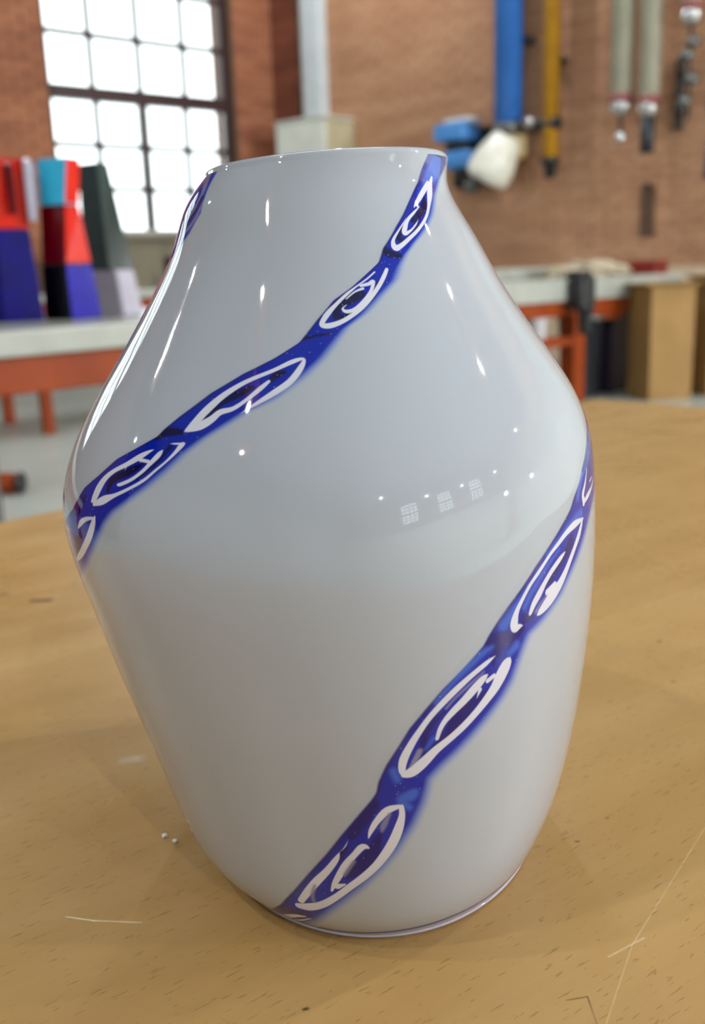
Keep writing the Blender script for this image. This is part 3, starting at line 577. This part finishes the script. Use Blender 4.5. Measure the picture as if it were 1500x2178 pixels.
def band(name, A, B, n, nv, m0, m1, soft=.0034, off=.00016, swirls=True):
    A, B = resample(A, n), resample(B, n)
    PA, PB = vs(np.radians(A[:, 0]), A[:, 1]), vs(np.radians(B[:, 0]), B[:, 1])
    wd = np.linalg.norm(PA-PB, axis=1)
    wd = np.convolve(np.pad(wd, 5, mode='edge'), np.ones(11)/11, 'valid')
    u = np.linspace(0, 1, nv)[None, :]
    lo, hi = -m0/wd[:, None], 1+m1/wd[:, None]
    v = lo+(hi-lo)*u
    TH = A[:, 0:1]+(B[:, 0:1]-A[:, 0:1])*v; TT = np.clip(A[:, 1:2]+(B[:, 1:2]-A[:, 1:2])*v, .0005, 1.0)
    Pp = vs(np.radians(TH), TT, -.00002)
    dist = v*wd[:, None]                                     # metres from the sharp edge
    dB = wd[:, None]-dist
    C = np.empty(Pp.shape); deep = np.array(PAL[4]); navy = np.array(PAL[0]); light = np.array(s2l((58, 112, 214)))
    C[:] = deep
    e = np.exp(-(dist/.0011)**2)[..., None]; C = C*(1-e)+np.array(s2l((10, 14, 104)))*e
    e = (sstep(-dB, -.0022, .0016))[..., None]*.75; C = C*(1-e)+light*e
    fl = Pp.reshape(-1, 3); Cf = C.reshape(-1, 3)
    for ci, q, hw in (STK if swirls else []):
        c0, c1 = q.min(0)-hw.max()-.001, q.max(0)+hw.max()+.001
        near = np.where(((fl > c0) & (fl < c1)).all(1))[0]
        if not len(near): continue
        pts = fl[near]; sd = np.full(len(near), 1e3)
        for i in range(len(q)-1):
            a_, b_ = q[i], q[i+1]; ab = b_-a_; L2 = max(ab@ab, 1e-12)
            t_ = np.clip((pts-a_)@ab/L2, 0, 1)
            sd = np.minimum(sd, np.linalg.norm(pts-a_-t_[:, None]*ab, axis=1)-(hw[i]+(hw[i+1]-hw[i])*t_))
        if ci == 2: sd = sd+.00022
        sf = {0: .00055, 1: .0011, 2: .00016, 3: .0006, 4: .0008}[ci]
        k = (1-sstep(sd, -sf, sf))[:, None]
        if ci in (1, 3): k = k*.85
        tone = np.array(PAL[ci])
        if ci == 0 and q[:, 2].mean() < TZ+.155: tone = np.array(s2l((8, 6, 108)))      # bluer low down, to offset the warm table reflection
        Cf[near] = Cf[near]*(1-k)+tone*k
    C = Cf.reshape(C.shape)
    alpha = sstep(dist, -.0006, .0004)*(1-sstep(-dB, -soft*.55, soft))
    halo = .10*np.exp(-np.clip(-dist, 0, 1)/.0012)*(dist < 0)
    alpha = np.maximum(alpha, halo)[..., None]
    C = C*alpha + np.array(OPAL)*(1-alpha)
    # seed bubbles
    fl = Pp.reshape(-1, 3); Cf = C.reshape(-1, 3); al = alpha.reshape(-1)
    for k in rng.choice(len(fl), int(n*.16), replace=False):
        if al[k] > .8:
            j = np.where(np.abs(fl-fl[k]).max(1) < .0004)[0]; g = np.exp(-(np.linalg.norm(fl[j]-fl[k], axis=1)/.00013)**2)[:, None]*rng.uniform(.15, .6)
            Cf[j] = Cf[j]*(1-g)+.75*g
    return grid_mesh(name, Pp, M['cane'], vase, cols=Cf)
uA = extend(ED['u'][0], 14, step=(-3.0, -.012)); uB = extend(ED['u'][1], 12, step=(-2.6, -.012))
lA = extend(ED['l'][0], 14, before=True, step=(3.0, .010)); lB = extend(ED['l'][1], 14, before=True, step=(3.0, .012))
band('swirl_band', uA, uB, 1150, 120, .0025, .0045)
band('swirl_band', lA, lB, 1250, 120, .0025, .0045)
tA = [(-97, 1.0), (-88, .985), (-84, .955), (-84, .92), (-86, .88), (-90, .85), (-98, .81)]
tB = [(-56, 1.0), (-52, .965), (-51, .945), (-57, .92), (-65, .90), (-79, .873), (-94, .80)]
band('swirl_band', tA, tB, 420, 120, .001, .001, soft=.0008)
bl = [(a, .021+.006*math.sin(a*.03)) for a in range(-38, 112, 6)]
band('blue_foot_line', bl, [(a, t-.0045) for a, t in bl], 300, 24, .0006, .0014, soft=.0012, swirls=False)

# glass crumbs lying on the table left of the vase
def crumb(x, y, r, lab, seed):
    bm = bmesh.new(); bmesh.ops.create_icosphere(bm, subdivisions=2, radius=r); rd = random.Random(seed)
    for v in bm.verts: v.co *= rd.uniform(.72, 1.1); v.co.z *= .6
    zmin = min(v.co.z for v in bm.verts)
    for v in bm.verts: v.co += Vector((x, y, TZ-zmin))
    return tag(link('glass_crumb', bm, M['crumb']), lab, 'glass chip', 'glass crumbs on the near table')
crumb(-.0797, .3486, .0012, 'larger clear glass crumb on the table left of the vase', 1)
crumb(-.0748, .3444, .0011, 'smaller clear glass crumb beside the larger one left of the vase', 2)
crumb(-.0155, .2925, .0008, 'tiny glass crumb at the lower left foot of the vase', 4)

# ------------------------------------------------------------------ benches (orange steel under grey tops)
def bench(name, label, O, yaw, x0, x1, depth, h, slab, beam, legw, legs, lip=0.0):
    d = Vector((math.sin(yaw), math.cos(yaw), 0)); n = Vector((-d.y, d.x, 0))
    r = thing(name, label, 'workbench'); r.matrix_world = frame_matrix(O, d, n)
    link('bench_top', bx(x0, x1, 0, depth, h-slab, h, bev=.008), M['slab'], r)
    link('front_beam', bx(x0+.04, x1-.04, .03, .09, h-slab-beam, h-slab, bev=.006), M['orange'], r)
    link('back_beam', bx(x0+.04, x1-.04, depth-.09, depth-.03, h-slab-beam, h-slab, bev=.006), M['orange'], r)
    for x in legs:
        for y in (.03, depth-.03-legw):
            link('leg', bx(x, x+legw, y, y+legw, 0, h-slab, bev=.006), M['orange'], r)
        link('side_beam', bx(x, x+legw*.7, .09, depth-.09, h-slab-beam, h-slab), M['orange'], r)
    return r
Y45 = math.radians(45)
bl_ = bench('glass_bench', 'grey topped orange steel bench carrying the red and blue glass pieces', (-.84, 2.41, 0), Y45, -1.3, 1.05, .95, .88, .066, .095, .07, (-1.25, .9))
link('stretcher', rod((-1.2, .45, .62), (.9, .45, .62), .0), M['steel'], bl_) if False else None
link('prop_leg', rod((.07, .3, 0), (.07, .3, .8), .022, bev=.004), M['steel'], bl_, smooth=True)
Y50 = math.radians(50)
br = bench('long_bench', 'long grey topped orange bench standing before the tan brick wall', (1.03, 6.40, 0), Y50, -.75, 2.06, .62, .88, .15, .10, .13, (-.7, .76), 0)
link('upstand', bx(-.75, 2.06, .58, .62, .88, .96, bev=.006), M['slab'], br)
link('lower_rail', bx(-.6, .76, .04, .10, .42, .49, bev=.005), M['orange'], br)
link('gusset', bx(.89, 1.35, .035, .085, .58, .63, bev=.004), M['orange'], br)
link('grey_post', rod((1.36, .3, 0), (1.36, .3, .73), .045), M['steel'], br, smooth=True)

def on_bench(s, n_, z, O=Vector((1.03, 6.40, 0)), yaw=Y50):
    d = Vector((math.sin(yaw), math.cos(yaw), 0)); n = Vector((-d.y, d.x, 0)); return O+d*s+n*n_+Vector((0, 0, z))
RZB = math.pi/2 - Y50                                       # local x along the bench
# vise clamped to the bench front
v = thing('bench_vise', 'dark iron vise fixed to the front of the wall bench', 'vise', on_bench(.70, -.10, 0), RZB)
link('fixed_jaw', bx(-.07, .07, .0, .12, .885, .93, bev=.01), M['dark'], v)
link('moving_jaw', bx(-.08, .08, -.03, .09, .68, .885, bev=.014), M['dark'], v)
link('screw_housing', lathe([(.0, .50), (.04, .51), (.045, .56), (.05, .66), (.07, .68), (.07, .70)], 20), M['dark'], v, smooth=True)
link('screw', rod((0, .02, .62), (0, -.12, .62), .018), M['steel'], v, smooth=True)
link('handle', rod((-.10, -.11, .62), (.10, -.11, .62), .009), M['steel'], v, smooth=True)

def blob(name, loc, size, m_, label, cat, group=None, seed=1, rough=.25, zflat=True):
    bm = bmesh.new(); bmesh.ops.create_icosphere(bm, subdivisions=4, radius=1); rd = random.Random(seed)
    ph = [rd.uniform(0, 6.28) for _ in range(6)]
    for v_ in bm.verts:
        c = v_.co; k = 1+rough*(.4*math.sin(5*c.x+ph[0])*math.sin(4*c.y+ph[1])+.3*math.sin(9*c.z+7*c.x+ph[2])+.2*math.sin(13*c.y+11*c.z+ph[3]))
        v_.co = Vector((c.x*size[0]*k, c.y*size[1]*k, c.z*size[2]*k))
        if v_.co.z < -size[2]*.55: v_.co.z = -size[2]*.55
    zm = min(v_.co.z for v_ in bm.verts)
    for v_ in bm.verts: v_.co.z -= zm
    o_ = link(name, bm, m_, smooth=True); o_.location = loc
    return tag(o_, label, cat, group)
for s_, sz, lab in ((1.02, (.13, .09, .055), 'flat heap of pale cloth on the wall bench right of the vise'),
                    (1.38, (.20, .11, .075), 'largest heap of pale crumpled cloth in the middle of the wall bench'),
                    (1.66, (.13, .09, .05), 'pale crumpled cloth nearest the red case on the wall bench')):
    blob('crumpled_cloth', on_bench(s_, .36, .88), sz, M['cloth'], lab, 'cloth', 'crumpled cloths on the wall bench', seed=int(s_*10), rough=.4)
t = thing('red_case', 'red enamelled case at the right end of the wall bench', 'case', on_bench(1.87, .12, .88), RZB)
link('case_body', bx(0, .17, 0, .25, 0, .07, bev=.012), M['redbox'], t); link('case_lid', bx(0, .17, 0, .25, .072, .10, bev=.012), M['redbox'], t)
link('handle', tube([(.04, -.004, .05), (.05, -.03, .05), (.12, -.03, .05), (.13, -.004, .05)], .006, 8), M['dark'], t, smooth=True)
# things under and before the bench
def carton(loc, rz, sx, sy, h, label, flare=0.0):
    r = thing('cardboard_box', label, 'box', loc, rz)
    bm = bmesh.new(); box(bm, 0, sx, 0, sy, 0, h)
    for v_ in bm.verts:
        if v_.co.z > h/2: v_.co.x += (v_.co.x-sx/2)*flare
    bmesh.ops.delete(bm, geom=[f for f in bm.faces if f.normal.z > .9 or all(v_.co.z > h-.01 for v_ in f.verts)], context='FACES_ONLY')
    w_ = link('box_wall', bm, M['card'], r); sm = w_.modifiers.new('thick', 'SOLIDIFY'); sm.thickness = .006; sm.offset = -1
    for i, (a, b, nx, ny) in enumerate((((0, 0), (sx, 0), 0, -1), ((sx, sy), (0, sy), 0, 1), ((0, sy), (0, 0), -1, 0), ((sx, 0), (sx, sy), 1, 0))):
        f = bmesh.new(); dz = (.10, -.06)
        q = [Vector((a[0], a[1], h)), Vector((b[0], b[1], h)), Vector((b[0]+nx*.06, b[1]+ny*.06, h+.02)), Vector((a[0]+nx*.06, a[1]+ny*.06, h+.02))]
        c_ = [f.verts.new(p) for p in q]; f.faces.new(c_); fo = link('flap', f, M['card'], r); ms = fo.modifiers.new('thick', 'SOLIDIFY'); ms.thickness = .005
    return r
carton((2.15, 6.98, 0), math.radians(14), .34, .30, .80, 'tall brown cardboard carton standing at the right end of the wall bench', .03)
carton((2.62, 7.12, 0), math.radians(10), .45, .30, .84, 'brown cardboard carton at the right frame edge behind a dark gap', .0)
r = thing('waste_bin', 'dark plastic bin on the floor beside the purple crate under the bench', 'bin', on_bench(1.18, .30, 0))
link('bin_body', lathe([(.12, 0), (.125, .01), (.16, .58), (.172, .585), (.172, .61), (.155, .61), (.118, .02), (.0, .018)], 28), M['bin'], r, smooth=True)
r = thing('purple_crate', 'tall dark purple crate on the floor under the long orange bench', 'crate', on_bench(1.44, .20, 0), RZB)
cb = bmesh.new()
for a in ((0, .56, 0, .30, 0, .02), (0, .56, 0, .015, .02, .66), (0, .56, .285, .30, .02, .66), (0, .015, .015, .285, .02, .66), (.545, .56, .015, .285, .02, .66)): box(cb, *a)
link('crate_shell', cb, M['purple'], r); link('rim', bx(-.01, .57, -.012, -.001, .60, .665, bev=.003), M['purple'], r)
for s_, z_, lab in ((.40, .49, 'white plastic tub on the orange rail under the wall bench'), (.46, .18, 'white plastic tub below the orange rail of the wall bench')):
    r = thing('plastic_tub', lab, 'tub', on_bench(s_, .07 if z_ > .4 else .2, z_), 0, 'white tubs under the wall bench')
    if z_ > .4: link('tub_body', lathe([(.05, 0), (.055, .004), (.066, .13), (.072, .135), (.0, .14)], 24), M['plastic_white'], r, smooth=True)
    else: link('tub_body', lathe([(.08, 0), (.085, .004), (.10, .20), (.105, .21), (.0, .215)], 24), M['plastic_white'], r, smooth=True)
link('lower_shelf', bx(-.65, .80, .12, .55, .15, .18, bev=.004), M['steel'], br)

# ------------------------------------------------------------------ coloured glass pieces on the left bench
def block(parent, name, ring0, ring1, z0, z1, mats):
    """hexahedron between two quads; faces get the materials left, right, other"""
    bm = bmesh.new(); lo = [bm.verts.new((*p, z0)) for p in ring0]; hi = [bm.verts.new((*p, z1)) for p in ring1]
    f = []
    for i in range(4): f.append(bm.faces.new((lo[i], lo[(i+1) % 4], hi[(i+1) % 4], hi[i])))
    f.append(bm.faces.new(lo[::-1])); f.append(bm.faces.new(hi))
    f[0].material_index = 0; f[1].material_index = 1; f[4].material_index = 2; f[5].material_index = 2; f[2].material_index = 0; f[3].material_index = 1
    bmesh.ops.bevel(bm, geom=list(bm.edges), offset=.003, segments=2, affect='EDGES')
    bmesh.ops.recalc_face_normals(bm, faces=bm.faces)
    return link(name, bm, None, parent, mats=mats)
def pf(l, c, r_, dl=.05, dr=.05):                            # plan: left corner, front corner, right corner, back corner
    L_, C_, R_ = Vector((l, dl)), Vector((c, 0)), Vector((r_, dr)); return [L_, C_, R_, L_+R_-C_]
def tower(loc, label, lv, top_open=True):
    r = thing('glass_tower', label, 'glass vase', loc, 0, 'coloured glass towers on the left bench')
    for nm, a, b, z0, z1, mm in lv: block(r, nm, pf(*a), pf(*b), z0+.0005, z1-.0005, [M[k] for k in mm])
    return r
zb = .88
tower((-.80, 2.95, zb), 'glass tower with turquoise, wine red, scarlet and black blocks, nearest the window', [
    ('lower_block', (-.105, -.01, .062, .05, .08), (-.096, -.012, .048, .045, .07), 0, .16, ('g_black', 'g_violet', 'g_black')),
    ('middle_block', (-.094, -.012, .048, .045, .07), (-.082, .002, .030, .04, .06), .16, .326, ('g_wine', 'g_scarlet', 'g_wine')),
    ('upper_block', (-.082, .002, .030, .04, .06), (-.076, .018, .046, .04, .055), .326, .455, ('g_cyan', 'g_scarlet', 'g_red'))])
tw_ = [o_ for o_ in COL.objects if o_.name.startswith('glass_tower')][-1]
link('milky_edge', bx(-.112, -.088, .030, .055, .300, .450, bev=.006), M['g_frost'], tw_)
tower((-1.02, 2.90, zb), 'glass tower orange red above and cobalt blue below, cut by the left frame edge', [
    ('lower_block', (-.16, .03, .13, .10, .06), (-.15, .03, .115, .09, .05), 0, .262, ('g_blue', 'g_blue', 'g_blue')),
    ('upper_block', (-.15, .03, .115, .09, .05), (-.13, .06, .125, .08, .05), .262, .452, ('g_red', 'g_scarlet', 'g_red'))])
tw_ = [o_ for o_ in COL.objects if o_.name.startswith('glass_tower')][-1]
link('wine_strip', bx(.075, .098, .0, .012, .30, .44, bev=.003), M['g_wine'], tw_)
link('milky_edge', bx(.122, .142, .02, .05, .28, .452, bev=.006), M['g_frost'], tw_)
tower((-.745, 3.16, zb), 'dark bottle green glass tower with milky foot, behind the turquoise one', [
    ('lower_block', (-.08, .045, .095, .05, .06), (-.08, .030, .075, .05, .06), 0, .14, ('g_frost', 'g_frost', 'g_frost')),
    ('upper_block', (-.08, .010, .075, .05, .06), (-.07, .0, .025, .04, .05), .14, .46, ('g_green', 'g_green', 'g_green'))])

# second bench and cabinet further back under the window
b2 = bench('window_bench', 'pale topped bench behind the glass pieces and nearer the window', (-2.9, 5.6, 0), Y50, -.6, 3.3, .8, .90, .05, .08, .07, (-.5, 1.2, 3.0))
link('foot_rail', rod((1.0, -1.2, .05), (1.0, .6, .05), .05, bev=.02), M['orange'], b2, smooth=True) if False else None
r = thing('orange_trolley_foot', 'rounded orange steel foot lying on the floor left of the vase', 'stand foot', (-1.60, 4.60, 0))
link('foot_beam', rod((-.9, .12, .055), (0, 0, .055), .05, bev=.03), M['orange'], r, smooth=True)
link('end_cap', rod((0, 0, .055), (.03, -.004, .055), .053, bev=.018), M['dark'], r, smooth=True)
link('upright', bx(-.72, -.64, .06, .14, .10, .80, bev=.005), M['orange'], r)
link('top_plate', bx(-.86, -.50, -.05, .25, .80, .82, bev=.004), M['steel'], r)
r = thing('storage_cabinet', 'low taupe cabinet with dark open bay below the paned window', 'cabinet'); r.matrix_world = WL
link('carcass_side', bx(.55, .60, .10, .65, 0, 1.33), M['cab'], r); link('carcass_side', bx(2.75, 2.80, .10, .65, 0, 1.33), M['cab'], r)
link('cabinet_top', bx(.50, 2.85, .09, .68, 1.33, 1.38, bev=.006), M['cab'], r)
link('back_panel', bx(.60, 2.75, .10, .12, .05, 1.33), M['dark'], r)
link('door', bx(1.95, 2.74, .63, .65, .05, 1.32, bev=.003), M['cab'], r); link('drawer', bx(.61, 1.94, .60, .65, 1.16, 1.32, bev=.003), M['cab'], r)
link('shelf', bx(.60, 1.95, .12, .62, .97, .99), M['cab'], r); link('shelf', bx(.60, 1.95, .12, .62, .45, .47), M['cab'], r)
link('handle', rod((2.05, .67, .8), (2.05, .67, 1.0), .008), M['steel'], r)

# ------------------------------------------------------------------ fittings on the tan wall
def wr(t, z, off=0.0): return PC + DR*(t*K) + NR*(off*K) + Vector((0, 0, zz(z)))
def onwall(name, label, cat, group=None):
    r = thing(name, label, cat, group=group); r.matrix_world = WR; return r
def T_(t): return t*K
# pale trunking down to the switch box
r = onwall('cable_trunking', 'pale vertical cable trunking rising from the white switch box', 'trunking')
link('channel', bx(T_(.43), T_(.65), .012, .14, zz(2.265), H-.05, bev=.01), M['conduit'], r)
link('cover_strip', bx(T_(.46), T_(.62), .141, .15, zz(2.265), H-.05, bev=.003), M['conduit'], r)
r = onwall('switch_box', 'large white wall switch box under the pale trunking', 'box')
link('box_body', bx(T_(.36), T_(.93), .012, .46, zz(1.62), zz(2.24), bev=.012), M['shaded_side'], r)
d_ = link('door', bx(T_(.355), T_(.925), .462, .49, zz(1.62), zz(2.235), bev=.012), M['white_metal'], r)
link('handle', bx(T_(.86), T_(.89), .492, .51, zz(1.80), zz(1.92), bev=.004), M['dark'], d_)
link('top_cover', bx(T_(.35), T_(.94), .012, .50, zz(2.24), zz(2.26), bev=.006), M['white_metal'], r)
# blue duct ending in an ivory nozzle
r = onwall('blue_duct', 'thick bright blue vertical duct on the tan brick wall', 'duct')
link('duct_tube', rod((T_(2.58), .24, zz(1.99)), (T_(2.58), .24, H-.05), .128, 32), M['blue'], r, smooth=True)
link('collar', rod((T_(2.58), .24, zz(1.955)), (T_(2.58), .24, zz(2.02)), .14, 32, bev=.01), M['steel'], r, smooth=True)
for z_ in (2.9, 4.2, 5.8): link('bracket', bx(T_(2.45), T_(2.71), .012, .12, z_, z_+.05), M['steel'], r)
nz = thing('ivory_nozzle', 'ivory cone nozzle hanging below the blue duct', 'nozzle', wr(2.60, 1.93, .24))
A_ = Vector((0, 0, 0)); d0 = (wr(2.43, 1.60, .30)-wr(2.60, 1.93, .24))
Mx, L_ = along(A_, d0)
link('nozzle_cone', lathe([(.10, 0), (.13, .03), (.185, L_*.40), (.21, L_*.7), (.205, L_*.88), (.16, L_*.98), (.15, L_-.01), (.14, L_*.8), (.06, .03), (0, .02)], 32, Mx), M['ivory'], nz, smooth=True)
link('tan_collar', bx(.0, .19, -.02, .16, -.20, .03, bev=.05, seg=4), M['brass'], nz)
# blue pump unit
r = onwall('blue_pump', 'sky blue pump housing with dark middle left of the ivory nozzle', 'pump')
link('upper_housing', bx(T_(1.985), T_(2.27), .10, .42, zz(1.93), zz(2.06), bev=.03, seg=3), M['sky'], r)
link('pale_cap', bx(T_(2.06), T_(2.30), .12, .36, zz(2.062), zz(2.10), bev=.02, seg=3), M['conduit'], r)
link('dark_ring', rod((T_(2.14), .25, zz(1.85)), (T_(2.14), .25, zz(1.935)), .13, 28), M['dark'], r, smooth=True)
link('lower_housing', bx(T_(2.06), T_(2.32), .12, .40, zz(1.72), zz(1.86), bev=.04, seg=3), M['sky'], r)
link('base_flange', rod((T_(2.22), .25, zz(1.66)), (T_(2.22), .25, zz(1.72)), .12, 28), M['dark'], r, smooth=True)
link('bowl', lathe([(0, zz(1.53)), (.05, zz(1.54)), (.075, zz(1.58)), (.07, zz(1.63)), (.05, zz(1.665)), (0, zz(1.667))], 24, Matrix.Translation((T_(2.27), .27, 0))), M['steel'], r, smooth=True)
link('wall_plate', bx(T_(2.0), T_(2.34), .012, .10, zz(1.60), zz(2.04)), M['dark'], r)
# yellow gas pipe with valve
r = onwall('yellow_pipe', 'slim yellow gas pipe to the right of the blue duct', 'pipe')
link('pipe_run', rod((T_(2.92), .20, zz(1.74)), (T_(2.92), .20, H-.05), .073, 24), M['yellow'], r, smooth=True)
link('end_fitting', lathe([(.03, zz(1.60)), (.05, zz(1.62)), (.055, zz(1.70)), (.085, zz(1.705)), (.085, zz(1.745))], 20, Matrix.Translation((T_(2.92), .20, 0))), M['dark'], r, smooth=True)
for z_ in (2.7, 4.0, 5.6): link('bracket', bx(T_(2.87), T_(2.97), .012, .14, z_, z_+.04), M['steel'], r)
vv = link('valve_body', rod((T_(2.74), .22, zz(1.98)), (T_(3.0), .22, zz(1.98)), .055, 20, bev=.01), M['dark'], r, smooth=True)
link('valve_knob', rod((T_(2.80), .27, zz(2.0)), (T_(2.80), .36, zz(2.0)), .05, 20, bev=.012), M['chrome'], vv, smooth=True)
# putty coloured hanging pipes
for i, (t0, t1, zend, lab) in enumerate(((3.43, 3.59, 2.00, 'putty grey hanging pipe nearest the yellow pipe, ball hook below'),
                                         (3.635, 3.78, 1.965, 'middle putty grey hanging pipe with a dark rod below'),
                                         (3.91, 4.055, 2.50, 'shortest putty grey hanging pipe, highest at the right'))):
    r = onwall('hanging_pipe', lab, 'pipe', 'putty pipes hanging on the tan wall'); c = T_((t0+t1)/2); y = .30; rad = T_(t1-t0)/2
    link('pipe_barrel', rod((c, y, zz(zend+.10)), (c, y, H-.05), rad, 28), M['pipe'], r, smooth=True)
    link('red_band', rod((c, y, zz(zend+.055)), (c, y, zz(zend+.10)), rad*1.02, 28), M['redband'], r, smooth=True)
    link('end_cap', lathe([(0, zz(zend-.045)), (rad*.5, zz(zend-.04)), (rad*.85, zz(zend-.015)), (rad*.96, zz(zend+.02)), (rad*.96, zz(zend+.055))], 28, Matrix.Translation((c, y, 0))), M['chrome'], r, smooth=True)
    link('bracket', bx(c-.05, c+.05, .012, y-rad+.01, 3.6, 3.66), M['steel'], r)
    if i == 0:
        link('hook_rod', rod((c, y, zz(1.86)), (c, y, zz(zend-.04)), .014), M['dark'], r, smooth=True)
        link('ball_weight', lathe([(0, zz(1.78)), (.04, zz(1.785)), (.055, zz(1.82)), (.04, zz(1.855)), (0, zz(1.862))], 20, Matrix.Translation((c, y, 0))), M['chrome'], r, smooth=True)
    elif i == 1:
        link('dark_rod', rod((c, y, zz(1.70)), (c, y, zz(zend-.03)), .055), M['bin'], r, smooth=True)
    else:
        for k, z_ in enumerate((2.36, 2.28, 2.13, 2.0)):
            link('pulley', lathe([(0, zz(z_-.035)), (.045, zz(z_-.03)), (.06, zz(z_)), (.045, zz(z_+.03)), (0, zz(z_+.035))], 16, Matrix.Translation((c+(-.03 if k % 2 else .02), y, 0))), M['steel'], r, smooth=True)
        link('hook_rod', rod((c, y, zz(1.90)), (c, y, zz(zend-.02)), .012), M['dark'], r, smooth=True)
r = onwall('blue_hose', 'slim blue hose hanging at the right frame edge on the tan wall', 'hose')
link('hose_run', tube([(T_(4.13), .22, zz(2.22)), (T_(4.12), .25, zz(1.95)), (T_(4.13), .24, zz(1.7)), (T_(4.11), .22, zz(1.5))], .03), mat('dull_blue_hose', (52, 66, 110), .5, noise=(44, 56, 96)), r, smooth=True)
link('hose_clip', bx(T_(4.10), T_(4.16), .012, .22, zz(2.20), zz(2.24)), M['chrome'], r)
r = onwall('tool_hook', 'small chain of steel hooks between the hanging pipes on the tan wall', 'hook')
for k, (t_, z_) in enumerate(((3.86, 2.19), (3.84, 2.05), (3.87, 1.93))):
    link('hook', tube([(T_(t_)+.05*math.cos(a), .10, zz(z_)+.06*math.sin(a)) for a in np.linspace(-2.4, 2.2, 14)], .012), M['steel'], r, smooth=True)
link('hook_rail', bx(T_(3.84)-.02, T_(3.84)+.02, .012, .09, zz(1.85), zz(2.3)), M['dark'], r)
r = onwall('shadow_strip', 'dark brown strip for a soft shadow on the tan wall above the wall bench', 'shadow')
link('shadow_band', bx(T_(3.58), T_(3.68), .012, .03, zz(1.15), zz(1.50), bev=.004), M['shadow'], r)  # soft wall shadow put in as a dark strip
link('strip_hook', rod((T_(3.63), .012, zz(1.50)), (T_(3.63), .07, zz(1.50)), .02), M['dark'], r)

# ------------------------------------------------------------------ pendant lamps hanging over the hall
VC = Vector((0, .37, .95))
for i, (az, el, zl, lab) in enumerate(((-121, 52, 5.2, 'behind the viewer on the left'), (79, 28, 5.2, 'over the right side of the hall'), (101, 21, 5.0, 'far over the right side'),
        (156, 33, 5.2, 'behind the viewer near the middle'), (135, 27, 5.2, 'behind the viewer toward the arched windows'), (-68, 26, 4.9, 'over the left side by the window wall'),
        (-109, 60, 5.6, 'nearest above the vase on the left'), (-59, 30, 4.9, 'left of the paned window'), (118, 24, 5.2, 'between the rear windows and the right side'), (70, 41, 5.6, 'high on the right above the hanging pipes'), (84, 9, 2.3, 'added low fill on the right, nearer the tan wall'), (99, 10, 2.4, 'added low fill on the right, nearer the rear wall'), (0, 27, 5.4, 'added high before the brick corner to brighten it'))):  # low pair and corner lamp are unseen extras, added as fill
    a, e = math.radians(az), math.radians(el); D = (zl-VC.z)/math.tan(e)
    p = Vector((VC.x+D*math.sin(a), VC.y+D*math.cos(a), zl))
    r = thing('pendant_lamp', 'dark enamel pendant lamp with copper inside, ' + lab, 'lamp', p, 0, 'pendant lamps under the ceiling')
    link('lamp_shade', lathe([(.03, .34), (.05, .30), (.07, .22), (.20, .10), (.235, .0), (.23, .0), (.19, .095), (.065, .21), (.03, .28)], 32), M['shade'], r, smooth=True)
    link('reflector', lathe([(.222, .004), (.182, .092), (.06, .20), (.0, .21)], 32), M['shade_in'], r, smooth=True)
    link('bulb', lathe([(0, .03), (.04, .045), (.055, .085), (.04, .125), (.025, .16), (0, .17)], 20), M['bulb'], r, smooth=True)
    r.scale = (1.6, 1.6, 1.6); hc_ = (H-zl)/1.6
    link('cable', rod((0, 0, .33), (0, 0, hc_-.01), .006, 8), M['dark'], r)
    link('ceiling_rose', rod((0, 0, hc_-.04), (0, 0, hc_-.002), .06, 20), M['dark'], r)
    L = bpy.data.lights.new('bulb_light', 'POINT'); L.energy = LAMP_W*(.9 if az == 0 else .5 if az < 0 else 3.2 if zl < 3 else 1.1); L.color = (.96, .98, 1.0); L.shadow_soft_size = .05
    lo = bpy.data.objects.new('bulb_light', L); COL.objects.link(lo); lo.parent = r; lo.location = (0, 0, -.02)
